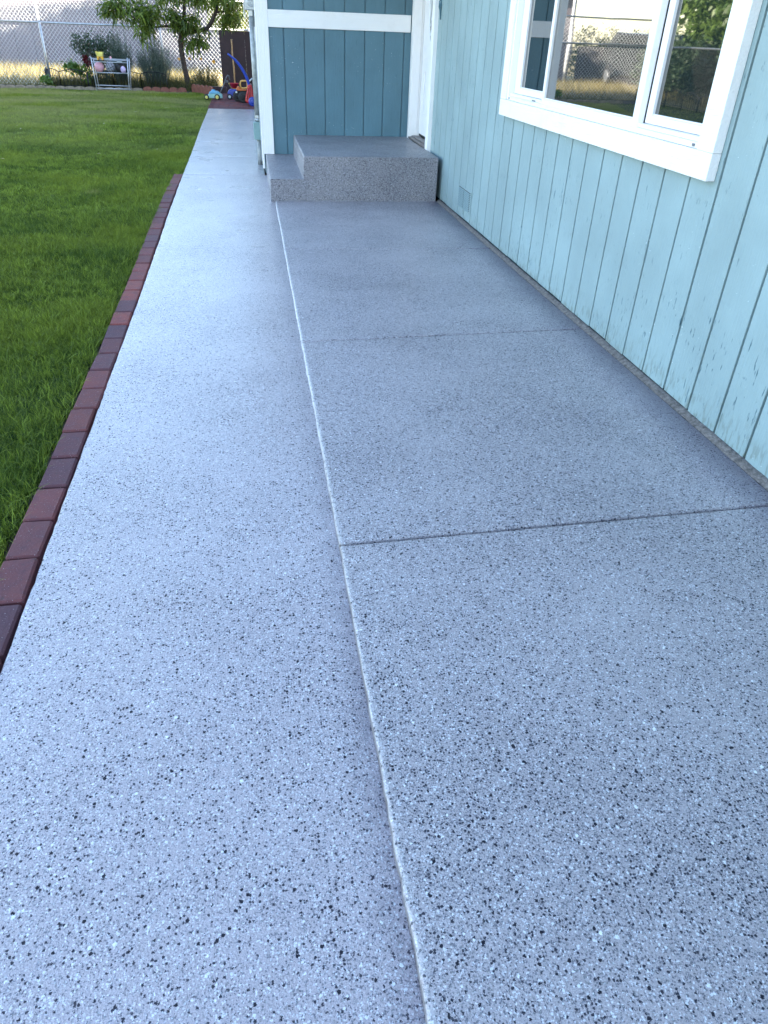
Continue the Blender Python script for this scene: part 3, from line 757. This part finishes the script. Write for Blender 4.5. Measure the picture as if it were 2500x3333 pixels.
# ------------------------------------------------------------------ neighbour building behind
nb = tag(empty('neighbour_building', (-3, 31, 0)), 'long pale neighbouring building with ribbed wall behind the fence', 'building')
pn = MB().box(-.298, -.02, 0, .298, .02, 3.0, .006).mesh('wall_panel', M['nwhite'])
for i in range(22):
    o = bpy.data.objects.new('wall_panel', pn); COL.objects.link(o); o.parent = nb; o.matrix_parent_inverse = Matrix.Translation((3, -31, 0)); o.location = (-9.0 + .3 + i * .607, 31, 0)
MB().box(-9.0, 31.025, 0, 4.4, 35, 2.95).obj('wall', M['ngrey'], nb)
MB().prism([(30.6, 3.0), (30.6, 3.12), (33, 4.2), (35.4, 3.12), (35.4, 3.0), (33, 4.05)], 'x', -9.5, 4.8).obj('roof', M['roof'], nb)
MB().box(-9.55, 30.55, 2.93, -4, 30.6, 3.14).obj('fascia', M['vinyl'], nb)
# unseen house added to the right so its ridge shades the ribbed wall
n2 = tag(empty('shade_house', (12, 27, 0)), 'unseen tall house added behind the blue house to shade the ribbed wall', 'house')
MB().box(3.2, 25.6, 0, 26, 29.0, 4.3).obj('wall', M['nwhite'], n2)
MB().prism([(25.2, 4.3), (27.3, 6.4), (29.4, 4.3)], 'x', 2.8, 26.4).obj('roof', M['roof'], n2)

# ------------------------------------------------------------------ plants
def leaves(C, D, L, W, droop=.5):
    """C centres n3, D directions n3, L,W arrays -> 2-quad bent leaves"""
    n = len(C); D = D / np.linalg.norm(D, axis=1, keepdims=True); up = np.tile([0, 0, 1.], (n, 1)); S = np.cross(D, up); S /= np.linalg.norm(S, axis=1, keepdims=True) + 1e-6
    rot = rng.uniform(-1.2, 1.2, n)[:, None]; N = np.cross(S, D); S2 = S * np.cos(rot) + N * np.sin(rot)
    L = L[:, None]; W = W[:, None]
    mid = C + D * L * .5; tip = C + D * L - up * L * droop
    V = np.stack([C, mid - S2 * W, mid + S2 * W, tip], 1).reshape(-1, 3)
    b_ = np.arange(n) * 4; F = np.concatenate([np.stack([b_, b_ + 1, b_ + 2], -1), np.stack([b_ + 1, b_ + 3, b_ + 2], -1)]); return V, F
def curved_leaves(C, D, L, W, droop=.9):
    n = len(C); D = D / np.linalg.norm(D, axis=1, keepdims=True); up = np.tile([0, 0, 1.], (n, 1)); S = np.cross(D, up); S /= np.linalg.norm(S, axis=1, keepdims=True) + 1e-6
    rot = rng.uniform(-1.3, 1.3, n)[:, None]; N = np.cross(S, D); S2 = S * np.cos(rot) + N * np.sin(rot); L = L[:, None]; W = W[:, None]
    P = [C + D * L * t - up * L * droop * t * t for t in (0, .3, .65, 1)]
    V = np.stack([P[0], P[1] - S2 * W, P[1] + S2 * W, P[2] - S2 * W * .8, P[2] + S2 * W * .8, P[3]], 1).reshape(-1, 3); b_ = np.arange(n) * 6
    F = np.concatenate([np.stack([b_, b_ + 1, b_ + 2], -1), np.stack([b_ + 1, b_ + 3, b_ + 2], -1), np.stack([b_ + 2, b_ + 3, b_ + 4], -1), np.stack([b_ + 3, b_ + 5, b_ + 4], -1)]); return V, F
def rdir(n, zb=0.):
    v = rng.normal(size=(n, 3)); v[:, 2] += zb; return v
def blob_points(blobs, n):
    """blobs: (cx,cy,cz,rx,ry,rz,weight)"""
    wts = np.array([b_[6] for b_ in blobs], float); wts /= wts.sum(); idx = rng.choice(len(blobs), n, p=wts)
    B = np.array([b_[:6] for b_ in blobs]); v = rng.normal(size=(n, 3)); v /= np.linalg.norm(v, axis=1, keepdims=True); r = rng.random(n)[:, None] ** .42
    return B[idx, :3] + v * r * B[idx, 3:6]
def crown(name, mat, blobs, nclump, per, L, W, droop, parent=None, curved=True, spread=.07, zb=-.2):
    cc = blob_points(blobs, nclump); C = np.repeat(cc, per, 0) + rng.normal(size=(nclump * per, 3)) * spread; D = rdir(len(C), zb)
    n = len(C); f = curved_leaves if curved else leaves
    V, F = f(C, D, L * rng.uniform(.7, 1.25, n), W * rng.uniform(.7, 1.2, n), droop)
    tint = np.clip(np.repeat(rng.random(nclump), per) * .6 + rng.random(n) * .4, 0, 1); k = len(V) // n
    return bigmesh(name, V, F, mat, parent, np.repeat(tint, k))

tree = tag(empty('fruit_tree', (-1.43, 21.1, 0)), 'small fruit tree with dark leaning trunk and long drooping green leaves before the fence', 'tree')
TY = 21.1
MB().tube([(-1.42, TY, -.05), (-1.45, TY, .12), (-1.50, TY, .45), (-1.535, TY, .80), (-1.53, TY + .02, 1.02), (-1.47, TY, 1.24), (-1.40, TY, 1.45), (-1.35, TY, 1.75), (-1.3, TY + .1, 2.1)],
          [.085, .068, .060, .060, .066, .060, .045, .035, .02], 10).obj('trunk', M['bark'], tree)
MB().tube([(-1.48, TY, 1.20), (-1.62, TY - .05, 1.30), (-1.82, TY - .1, 1.31), (-2.08, TY - .1, 1.285), (-2.4, TY - .12, 1.36), (-2.7, TY - .1, 1.55)], [.04, .035, .028, .022, .015, .008], 7).obj('branch', M['bark'], tree)
MB().tube([(-1.45, TY, 1.15), (-1.25, TY - .05, 1.22), (-1.05, TY - .1, 1.25), (-.88, TY - .1, 1.28), (-.74, TY - .1, 1.44), (-.62, TY - .1, 1.65), (-.54, TY - .1, 1.95), (-.50, TY, 2.4)], [.045, .045, .045, .05, .048, .04, .033, .02], 8).obj('branch', M['bark'], tree)
MB().tube([(-.64, TY - .1, 1.62), (-.45, TY - .12, 1.64), (-.2, TY - .15, 1.70), (.0, TY - .15, 1.66)], [.022, .018, .014, .006], 6).obj('branch', M['bark'], tree)
MB().tube([(-1.85, TY - .1, 1.31), (-1.72, TY - .12, 1.45), (-1.6, TY - .1, 1.62)], [.016, .012, .006], 6).tube([(-2.1, TY - .1, 1.3), (-2.2, TY - .2, 1.22), (-2.35, TY - .2, 1.15)], [.012, .01, .005], 5).obj('twig', M['bark'], tree)
blobs = [(-2.75, 20.9, 1.62, .45, .4, .22, 2.2), (-2.35, 20.95, 1.50, .35, .35, .26, 2.0), (-3.05, 20.95, 1.62, .22, .3, .14, .7), (-2.30, 20.8, 1.16, .17, .2, .14, .8), (-2.05, 20.95, 1.62, .22, .3, .18, .8),
         (-1.62, 20.85, 1.50, .22, .25, .22, 1.3), (-1.45, 20.95, 1.38, .25, .25, .16, 1.0), (-1.75, 20.95, 1.92, .35, .4, .14, 1.0), (-1.18, 20.9, 1.40, .22, .25, .15, .8), (-1.30, 20.9, 1.95, .35, .35, .16, 1.0), (-1.05, 20.9, 1.25, .2, .2, .07, .4),
         (-1.10, 20.85, 1.04, .24, .2, .12, .9), (-1.38, 20.85, .98, .09, .12, .22, .5), (-.85, 21, 1.90, .3, .35, .16, 1.0), (-.30, 20.95, 1.88, .38, .35, .22, 1.6), (-.25, 20.9, 1.52, .22, .25, .18, 1.0), (-.45, 20.9, 1.40, .12, .15, .10, .3),
         (-2.6, 21, 2.1, .7, .5, .3, 2.2), (-1.2, 21, 2.4, 1.2, .8, .4, 3.5), (-.3, 21, 2.4, .7, .6, .4, 2.0)]
crown('crown', M['peach'], blobs, 470, 11, .15, .019, .6, tree, spread=.055, zb=-.05)

def feather(name, label, cx, cy, w_, h, n, mat, lean=.5, leaf=.03, cat='shrub', stemc=None, per=26, lw=.0035):
    t = tag(empty(name, (cx, cy, 0)), label, cat)
    th = rng.uniform(0, 6.28, n); r = rng.random(n) ** .6; bx = cx + np.cos(th) * r * w_ * .35; by = cy + np.sin(th) * r * .15
    tx = cx + np.cos(th) * r * w_ + rng.normal(size=n) * .03; ty = cy + np.sin(th) * r * .3; tz = h * (1 - .35 * r ** 2) * rng.uniform(.6, 1.05, n)
    mb = MB(); LC = []; LD = []
    for i in range(n):
        a = Vector((bx[i], by[i], -.03)); c_ = Vector((tx[i], ty[i], tz[i])); m_ = (a + c_) / 2 + Vector(((bx[i] - cx) * .2, 0, h * .12))
        mb.tube([a, m_, c_], [.005, .004, .0015], 3, False)
        for j in range(per):
            s_ = R(.15, 1); p = a * (1 - s_) ** 2 + m_ * 2 * s_ * (1 - s_) + c_ * s_ ** 2; LC.append(p); LD.append((R(-1, 1), R(-1, 1), R(.2, 1.6)))
    mb.obj('stem', mat if stemc is None else stemc, t)
    LC = np.array(LC); LD = np.array(LD); q = len(LC); V, F = leaves(LC, LD, leaf * rng.uniform(.6, 1.4, q), lw * rng.uniform(.7, 1.3, q), .1)
    bigmesh('foliage', V, F, mat, t, np.repeat(rng.random(q), 4)); return t
feather('sage_bush', 'wide grey green feathery bush directly left of the fruit tree trunk', -2.2, 21.2, .55, 1.12, 240, M['sage'], leaf=.075)
feather('sage_bush', 'tall grey green feathery bush behind the right half of the ball rack', -3.0, 21.15, .34, 1.22, 190, M['sage'], leaf=.075)
feather('flowering_plant', 'airy bush with yellow flowers right of the tree trunk', -1.0, 21.2, .42, .62, 70, M['weed'], leaf=.05)
rb = tag(empty('rose_bush', (-3.75, 21.2, 0)), 'dark leafed rose bush with a deep red bloom left of the rack', 'rose bush')
for k in range(9): MB().tube([(-3.7 + R(-.1, .1), 21.2, -.03), (-3.7 + R(-.25, .25), 21.2 + R(-.1, .1), .5), (-3.65 + R(-.42, .42), 21.2 + R(-.2, .2), R(.8, 1.15))], [.010, .008, .003], 5).obj('cane', M['bark'], rb)
crown('foliage', M['rose'], [(-3.6, 21.2, .75, .32, .25, .38, 3), (-3.85, 21.2, .85, .22, .2, .16, 1), (-3.35, 21.2, .85, .35, .25, .30, 2.4), (-3.95, 21.2, 1.02, .13, .1, .06, .3), (-3.4, 21.2, .35, .4, .2, .3, 2)], 420, 7, .055, .018, .25, rb, False, .05)
crown('bloom', M['petal_red'], [(-3.78, 20.98, .60, .05, .04, .09, 1), (-3.72, 20.98, .52, .05, .04, .05, .5)], 22, 6, .05, .022, .2, rb, False, .012)
lp = tag(empty('leafy_plant', (-4.15, 21.0, 0)), 'bright green broad leafed plant rising above the wire edging', 'plant')
MB().tube([(-4.1, 21, -.03), (-4.12, 21, .3), (-4.15, 21, .5)], .008, 5).tube([(-4.0, 21, -.03), (-3.95, 21, .3), (-3.9, 21, .42)], .008, 5).obj('stem', M['bark'], lp)
crown('foliage', M['lime'], [(-4.15, 21.0, .47, .17, .12, .06, 2), (-4.0, 21.0, .36, .2, .12, .08, 1.2), (-3.8, 21, .25, .1, .1, .1, .6)], 70, 5, .07, .035, .3, lp, False, .03)
lp = tag(empty('leafy_plant', (-4.75, 20.9, 0)), 'small green plant at the left end of the wire edging', 'plant')
MB().tube([(-4.7, 20.95, -.03), (-4.78, 20.9, .15)], .006, 5).obj('stem', M['bark'], lp)
crown('foliage', M['lime'], [(-4.77, 20.9, .17, .13, .1, .08, 1), (-4.66, 20.9, .08, .08, .1, .07, .5)], 40, 5, .055, .03, .3, lp, False, .025)
grp = 'yellow flowers beside the tree trunk'
for i, (fx, fz, lb_) in enumerate(((-1.60, .66, 'yellow flower just left of the tree trunk'), (-1.35, .67, 'yellow flower just right of the tree trunk'), (-.78, .62, 'larger yellow flower against the fence, furthest right'), (-1.08, .67, 'pale yellow flower between trunk and the furthest right flower'))):
    f_ = tag(empty('yellow_flower', (fx, 20.95, 0)), lb_, 'flower', grp)
    MB().tube([(fx + R(-.05, .05), 21.05, -.03), (fx, 20.95, fz)], .0035, 4).obj('stem', M['rose'], f_)
    n = 14; th = np.linspace(0, 6.28 * 1.5, n); C = np.tile([fx, 20.94, fz], (n, 1)); D = np.stack([np.cos(th), -.5 + 0 * th, np.sin(th)], -1)
    V, F = leaves(C, D, np.full(n, .042 if i != 2 else .055), np.full(n, .013), .05); bigmesh('petal', V, F, M['petal_yel'], f_, rng.random(len(V)))
    MB().ball((fx, 20.925, fz), .012, 8, 6).obj('flower_centre', M['gold'], f_)
# sunlit shrub behind fence on the right, hedge, trees for the mirrored view
wt = tag(empty('hanging_tree', (-.5, 24.5, 0)), 'sunlit yellow green tree with hanging leaves above the dark board', 'tree')
MB().tube([(-.3, 24.6, -.1), (-.25, 24.6, 1.5), (-.1, 24.6, 3)], [.08, .06, .03], 8).obj('trunk', M['bark'], wt)
crown('crown', M['willow'], [(-.15, 24.3, 1.75, .45, .5, .5, 3), (-.75, 24.3, 1.75, .14, .3, .45, .7), (.3, 24.3, 2.2, .8, .6, .6, 3), (-.9, 24.3, 2.5, .7, .5, .3, 2)], 380, 12, .16, .014, 1.0, wt, True, .06, -1.2)
hg = tag(empty('hedge', (-12, 32, 0)), 'clipped green hedge mirrored in the middle window pane', 'hedge')
crown('foliage', M['hedge'], [(-10 - 1.1 * i, 32, .95, .8, .5, .95, 1) for i in range(7)], 1800, 6, .10, .04, .2, hg, False, .08)
hg = tag(empty('side_hedge', (-8.7, 17, 0)), 'dark shrubs behind the left fence, mirrored in the right window pane', 'shrub')
crown('foliage', M['rose'], [(-9.0, 14 + 1.1 * i, .75, .55, .8, .85, 1) for i in range(10)], 3200, 6, .10, .04, .2, hg, False, .08)
bt = tag(empty('shade_tree', (-10, 19, 0)), 'large leafy tree mirrored in the right window pane', 'tree')
MB().tube([(-10, 19, -.1), (-9.9, 19, 1.5), (-9.7, 18.8, 3)], [.22, .17, .14], 10).tube([(-9.7, 18.8, 3), (-9.0, 18.0, 4.2)], [.12, .05], 7).tube([(-9.7, 18.8, 3), (-10.3, 19.6, 4.4)], [.12, .05], 7).obj('trunk', M['bark'], bt)
crown('crown', M['hedge'], [(-9.4, 18.2, 3.2, 1.6, 1.8, 1.2, 3), (-10.5, 19.8, 4.2, 1.8, 2, 1.5, 3), (-9.3, 17.5, 2.0, .8, 1.6, .9, 2), (-9.5, 20.3, 2.1, .8, 1.6, 1.0, 2.5), (-9.7, 22.6, 2.2, .8, 1.2, 1.1, 2), (-10, 24.5, 3.0, .8, 1.2, 1.3, 2), (-10, 16.2, 2.9, 1.5, 1.4, 1.3, 2)], 2600, 8, .15, .045, .4, bt, True, .12)
gf = tag(empty('dark_backdrop', (-12, 30.4, 0)), 'dark grey boards added behind the dry grass to darken the middle window pane reflection', 'fence')  # added boards, coloured dark to give the pane reflection its shaded band
gm = MB().box(-.145, -.012, 0, .145, .012, 1.2).mesh('backdrop_board', simple('dark grey backdrop board', (.055, .05, .055), .85))
for i in range(24):
    o = bpy.data.objects.new('backdrop_board', gm); COL.objects.link(o); o.parent = gf; o.location = (-9.2 - i * .3 + 12, 0, R(-.02, .02))
# parked car seen only in the window
car = tag(empty('parked_car', (-10.6, 27.4, 0)), 'dark parked car beyond the fence, mirrored in the middle window pane', 'car')
MB().prism([(25.0, .35), (25.0, .95), (25.5, 1.05), (26.2, 1.62), (28.6, 1.68), (29.6, 1.1), (29.7, .35)], 'x', -11.5, -9.7).obj('body', M['glassdark'], car, .06, 3)
MB().prism([(25.75, 1.08), (26.3, 1.55), (28.5, 1.6), (29.3, 1.1)], 'x', -9.699, -9.69).obj('side_window', M['glass'], car)
for yy in (25.9, 28.8):
    wh = MB().lathe([(.34, -.11), (.35, -.08), (.35, .08), (.34, .11)], (-9.75, yy, .33), 'x', 20).obj('wheel', M['rubber'], car)
    MB().lathe([(.2, -.115), (.2, .122)], (-9.75, yy, .33), 'x', 16).obj('rim', M['galv'], wh)

# ------------------------------------------------------------------ bed edging
we = tag(empty('wire_edging', (-3.2, 20.85, 0)), 'low black wire garden edging with arched panels around the flower bed', 'edging')
def arch(P0, P1, z=.33, rise=.05):
    P0 = Vector(P0); P1 = Vector(P1); mb = MB()
    mb.tube([P0 + (P1 - P0) * (i / 10) + Vector((0, 0, z + rise * math.sin(math.pi * i / 10))) for i in range(11)], .009, 5)
    mb.tube([P0 + (P1 - P0) * t + Vector((0, 0, .05)) for t in (0, 1)], .006, 5)
    for i in range(9):
        t = i / 8; q = P0 + (P1 - P0) * t; mb.tube([q + Vector((0, 0, -.06)), q + Vector((0, 0, z + rise * math.sin(math.pi * t)))], .013 if i in (0, 8) else .006, 4)
    return mb
segs = [((-4.86, 21.7, 0), (-4.80, 21.15, 0)), ((-4.80, 21.15, 0), (-4.42, 20.82, 0)), ((-4.42, 20.82, 0), (-3.80, 20.85, 0)), ((-3.78, 20.85, 0), (-3.2, 20.86, 0)), ((-3.2, 20.86, 0), (-2.55, 20.85, 0)), ((-2.55, 20.85, 0), (-1.95, 20.88, 0))]
for a, c_ in segs: arch(a, c_).obj('arched_panel', M['bedwire'], we)
w2 = tag(empty('wire_edging', (-7.0, 18, 0)), 'arched wire edging by the left fence, mirrored in the right window pane', 'edging')
for k in range(6): arch((-7.2, 16.5 + .8 * k, 0), (-7.2, 17.28 + .8 * k, 0), .30, .08).obj('arched_panel', M['bedwire'], w2)
se = tag(empty('stone_edging', (-4.5, 20.6, 0)), 'row of tan scalloped edging stones at the far left end of the lawn', 'edging')
def scal(x, y, wd, h, mat, parent, name, rot=0):
    poly = [(-wd / 2, -.06)] + [(wd / 2 * math.cos(math.pi - math.pi * i / 10) , h * (.45 + .55 * math.sin(math.pi * i / 10))) for i in range(11)] + [(wd / 2, -.06)]
    o = MB().prism(poly, 'y', -.022, .022).obj(name, mat, None, .004, 1); o.parent = parent; o.matrix_parent_inverse = Matrix.Translation(-Vector(parent.location)); o.location = (x, y, 0); o.rotation_euler = (R(-.06, .06), R(-.04, .04), rot + R(-.03, .03)); return o
x = -6.4
while x < -2.5: scal(x, 20.55 + (x + 6.4) * .02, .215, .05, M['tan'], se, 'edging_stone'); x += .222
te = tag(empty('terracotta_edging', (-1.3, 20.7, 0)), 'reddish scalloped terracotta edging curving from the lawn end to the toy mower', 'edging')
x = -2.4
while x < -1.40: scal(x, 20.62, .2, .08, M['terra'], te, 'edging_tile'); x += .205
for k in range(5):
    t = k / 4; scal(-1.28 + .42 * t, 20.5 - .75 * t, .20, .17 + .01 * t, M['terra'], te, 'edging_tile', -1.0)

# ------------------------------------------------------------------ rack with balls
RY = 20.35
rk = tag(empty('ball_rack', (-3.2, RY, 0)), 'silver metal rack on the lawn edge holding balls', 'rack')
def bar(a, c_, r=.009, nm='crossbar'): return MB().tube([a, c_], r, 8).obj(nm, M['metal_rack'], rk)
bar((-3.53, RY, -.03), (-3.545, RY, .665), .012, 'leg'); bar((-2.795, RY, -.03), (-2.735, RY, .665), .012, 'leg')
bar((-3.52, RY + .26, -.03), (-3.54, RY + .26, .64), .011, 'leg'); bar((-2.785, RY + .26, -.03), (-2.73, RY + .26, .64), .011, 'leg')
for z in (.632, .570, .357, .100, .036):
    bar((-3.54, RY - .002, z), (-2.75, RY - .002, z - .004)); 
for z in (.60, .345): bar((-3.54, RY + .26, z), (-2.745, RY + .26, z))
for z in (.345,):
    for k in range(7): bar((-3.45 + .105 * k, RY, z), (-3.45 + .105 * k, RY + .26, z), .003, 'shelf_wire')
bk = 'balls on the rack'
o = MB().ball((-3.415, RY + .13, .462), .108, 28, 18).obj('pink_ball', M['pink']); tag(o, 'pink ball at the left end of the rack', 'ball')
bb = tag(empty('grey_ball', (-3.165, RY + .13, .462)), 'grey ball with black curved seams in the middle of the rack', 'ball')
MB().ball((-3.165, RY + .13, .462), .106, 28, 18).obj('ball_body', M['ballgrey'], bb)
sm_ = MB(); cB = Vector((-3.165, RY + .13, .462))
for (ax, dd) in (((.9, .1, .45), 0), ((.35, .1, -.95), 0), ((.9, .2, .4), .05), ((.9, .2, .4), -.055)):
    ax = Vector(ax).normalized(); u = ax.orthogonal().normalized(); w_ = ax.cross(u); rr = math.sqrt(.1065 ** 2 - dd * dd)
    sm_.tube([cB + ax * dd + (u * math.cos(t) + w_ * math.sin(t)) * rr for t in [6.2832 * i / 36 for i in range(37)]], .0045, 5, False)
sm_.obj('seam', M['black'], bb)
o = MB().ball((-2.95, RY + .16, .462), .108, 24, 16).obj('black_ball', M['rubber']); tag(o, 'black ball at the right end of the rack behind a small lilac ball', 'ball')
o = MB().ball((-2.865, RY + .02, .425), .062, 24, 16, (1, 1, 1.15)).obj('lilac_ball', M['lilac']); tag(o, 'small lilac ball in front of the black ball on the rack', 'ball')
o = MB().box(-2.985, RY - .02, .575, -2.87, RY + .1, .585, .002).obj('paper_sheet', M['hubwhite']); tag(o, 'white paper lying on the top bar of the rack', 'paper')
o = MB().ball((-3.11, RY + .02, .655), .024, 12, 8, (1, 1, 1.4)).obj('small_pink_toy', M['pink']); tag(o, 'tiny pale pink toy on top of the rack', 'toy')
tk = tag(empty('toy_dump_truck', (-3.35, RY, .6)), 'yellow toy dump truck standing on top of the rack', 'toy truck')
MB().box(-3.405, RY - .06, .640, -3.275, RY + .12, .675, .004).box(-3.405, RY - .062, .605, -3.375, RY + .1, .6395, .003).box(-3.305, RY - .062, .605, -3.275, RY + .1, .6395, .003).obj('chassis', M['yellow'], tk)
MB().prism([(-3.40, .680), (-3.425, .775), (-3.415, .775), (-3.392, .690), (-3.288, .690), (-3.268, .770), (-3.258, .770), (-3.28, .680)], 'y', RY - .05, RY + .11).prism([(-3.39, .6905), (-3.414, .765), (-3.27, .765), (-3.29, .6905)], 'y', RY + .085, RY + .10).obj('dump_bed', M['lemon'], tk)
MB().box(-3.36, RY - .063, .652, -3.32, RY - .0605, .668).obj('opening', M['black'], tk)
for xx in (-3.395, -3.285): MB().lathe([(.018, -.008), (.018, .008)], (xx, RY + .05, .6), 'x', 12).obj('wheel', M['rubber'], tk)

# ------------------------------------------------------------------ board and toys at the end of the path
bd = tag(empty('dark_board', (-.2, 20.75, 0)), 'dark brown upright board panel standing at the end of the path', 'board')
for k in range(3):
    MB().box(-.595 + .30 * k, 20.75, -.03, -.597 + .30 * (k + 1), 20.775, 1.262 + .004 * k, .002).obj('plank', M['darkboard'], bd)
MB().box(-.59, 20.776, 1.1, .30, 20.80, 1.2).box(-.59, 20.776, .2, .30, 20.80, .3).obj('batten', M['darkboard'], bd)
o = MB().tube([(-.318, 20.66, 1.10), (-.305, 20.64, .98), (-.315, 20.62, .80), (-.300, 20.60, .55), (-.298, 20.5, .0)], [.014, .016, .016, .018, .018], 8).obj('wooden_stick', M['stick']); tag(o, 'pale wooden stick leaning upright against the dark board', 'stick')
o = MB().box(-.98, 20.3, -.02, -.50, 20.42, .135, .01).obj('dark_planter', M['darkboard']); tag(o, 'low dark brown trough on the ground left of the dark board', 'trough')

def wheel(parent, c, r, wdt, tyre, hub, hr=.55, axis='x', name='wheel'):
    w_ = MB().lathe([(r * .7, -wdt / 2), (r * .94, -wdt / 2), (r, -wdt * .3), (r, wdt * .3), (r * .94, wdt / 2), (r * .7, wdt / 2)], c, axis, 24).obj(name, tyre, parent)
    MB().lathe([(r * hr, -wdt * .56), (r * hr * .9, -wdt * .60), (.001, -wdt * .52)], c, axis, 18).lathe([(r * hr, wdt * .56), (r * hr * .9, wdt * .60), (.001, wdt * .52)], c, axis, 18)\
        .lathe([(r * .16, -wdt * .75), (r * .16, wdt * .75)], c, axis, 10).obj('hub', hub, w_)
    return w_
# toy mower, pointing left
mw = tag(empty('toy_mower', (-.74, 18.25, 0)), 'light blue and aqua toy lawn mower with yellow wheels at the corner of the lawn', 'toy mower')
MB().prism([(-.865, .035), (-.875, .085), (-.83, .118), (-.59, .125), (-.555, .10), (-.555, .035)], 'y', 18.20, 18.40).obj('deck', M['aqua'], mw, .012, 3)
MB().prism([(-.845, .122), (-.825, .150), (-.775, .170), (-.66, .168), (-.61, .145), (-.60, .1255)], 'y', 18.225, 18.375).obj('cover', M['skyblue'], mw, .014, 3)
MB().lathe([(.045, 0), (.045, .016), (.02, .022)], (-.74, 18.30, .170), 'z', 18).obj('cap', M['skyblue'], mw)
for yy in (18.185, 18.415):
    wheel(mw, (-.895, yy, .052), .050, .035, M['rubber'], M['lemon'], .62, 'y'); wheel(mw, (-.668, yy, .058), .058, .035, M['rubber'], M['lemon'], .62, 'y')
for yy in (18.24, 18.36): MB().tube([(-.61, yy, .12), (-.55, yy, .22), (-.485, yy, .33), (-.44, yy, .43), (-.41, yy, .465), (-.385, yy, .455), (-.375, yy, .39)], .010, 7).obj('handle_arm', M['greyplastic'], mw)
MB().tube([(-.41, 18.24, .465), (-.41, 18.36, .465)], .010, 7).tube([(-.47, 18.24, .355), (-.47, 18.36, .355)], .012, 7).box(-.475, 18.25, .33, -.41, 18.35, .37, .006).obj('handle', M['greyplastic'], mw)
# blue wagon with red bucket
bt_ = tag(empty('toy_wagon', (-.28, 18.6, 0)), 'blue ride on toy truck with a small white hubbed wheel left of the tractor', 'toy truck')
MB().prism([(-.435, .055), (-.445, .13), (-.415, .178), (-.35, .198), (-.14, .198), (-.11, .15), (-.11, .05)], 'y', 18.46, 18.76).obj('body', M['blue'], bt_, .02, 3)
for yy in (18.44, 18.78):
    wheel(bt_, (-.405, yy, .055), .056, .04, M['rubber'], M['hubwhite'], .5, 'y'); wheel(bt_, (-.16, yy, .055), .056, .04, M['rubber'], M['hubwhite'], .5, 'y')
bu = tag(empty('red_bucket', (-.28, 18.62, .2)), 'red toy bucket with cream handle knob sitting on the blue toy truck', 'bucket')
MB().lathe([(.075, .2), (.098, .296), (.110, .298), (.110, .308), (.100, .308), (.078, .205)], (-.285, 18.62, 0), 'z', 24).obj('pail', M['red'], bu)
MB().tube([(-.285 - .112 * math.cos(t), 18.60 - .06 * math.sin(t), .300 - .10 * math.sin(t)) for t in [math.pi * i / 12 for i in range(13)]], .0035, 5).ball((-.400, 18.6, .297), .014, 10, 7).obj('handle', M['lemon'], bu)
# tractor with big black wheels
tr = tag(empty('ride_on_tractor', (-.12, 17.8, 0)), 'toy ride on tractor with big black wheels, orange seat and yellow frame', 'toy tractor')
MB().prism([(-.26, .10), (-.255, .19), (-.20, .235), (-.02, .238), (.05, .20), (.06, .10)], 'y', 17.72, 17.95).obj('body', M['black'], tr, .015, 2)
MB().box(-.262, 17.705, .175, -.222, 17.7195, .205, .002).obj('sticker', M['hubwhite'], tr)
MB().prism([(-.245, .225), (-.225, .275), (-.198, .298), (-.168, .285), (-.145, .245), (-.02, .24), (-.02, .222), (-.16, .212)], 'y', 17.70, 17.92).obj('seat', M['orange'], tr, .010, 2)
MB().tube([(-.135, 17.74, .25), (-.148, 17.74, .34), (-.135, 17.74, .385), (-.11, 17.74, .398), (-.03, 17.74, .40), (.0, 17.74, .385), (.0, 17.74, .30), (-.02, 17.74, .27), (-.09, 17.74, .262), (-.135, 17.74, .27)], .0165, 9).obj('frame', M['gold'], tr)
for (a, yy, rr) in ((-.225, 17.98, .098), (-.105, 17.62, .104)):
    w_ = wheel(tr, (a, yy, rr), rr, .075, M['rubber'], M['black'], .5, 'y')
    tm = MB()
    for k in range(20):
        t = 6.2832 * k / 20; p = Vector((a + (rr + .001) * math.cos(t), yy, rr + (rr + .001) * math.sin(t))); tm.tube([p + Vector((0, -.034, 0)), p + Vector((0, .034, 0))], .007, 4)
    tm.obj('tread', M['rubber'], w_); MB().lathe([(.016, -.055), (.014, -.04)], (a, yy, rr), 'y', 12).obj('axle_cap', M['red'], w_)
# red push car with long blue handle
rc = tag(empty('push_car', (.08, 17.0, 0)), 'red toy push car with blue wheel and long curved blue handle by the house corner', 'toy car')
MB().prism([(-.065, .085), (-.055, .14), (-.02, .25), (.0, .355), (.02, .375), (.085, .378), (.10, .30), (.12, .10), (.05, .055), (-.02, .050)], 'y', 16.85, 17.25).obj('body', M['red'], rc, .018, 3)
MB().tube([(-.030, 16.84, .12), (-.01, 16.838, .22), (.018, 16.842, .32)], .010, 6).tube([(.03, 16.84, .15), (.035, 16.838, .25), (.045, 16.84, .35)], .010, 6).obj('rib', M['red'], rc)
for yy in (16.82, 17.27): wheel(rc, (.085, yy, .085), .085, .05, M['blue'], M['blue'], .5, 'y')
hp = [(-.350, .885), (-.315, .868), (-.265, .830), (-.215, .795), (-.150, .728), (-.085, .640), (-.035, .555), (.0, .48), (.022, .41), (.030, .34), (.022, .28)]
MB().tube([(a, 17.0, c_) for a, c_ in hp], [.014, .018, .018, .024, .026, .028, .029, .030, .030, .026, .02], 10).obj('handle', M['blue'], rc)
o = MB().tube([(.02, 17.3, .40), (.06, 17.3, .43), (.11, 17.3, .47)], .014, 8).obj('white_toy_tube', M['hubwhite']); tag(o, 'white plastic tube sticking out behind the red push car', 'toy part')
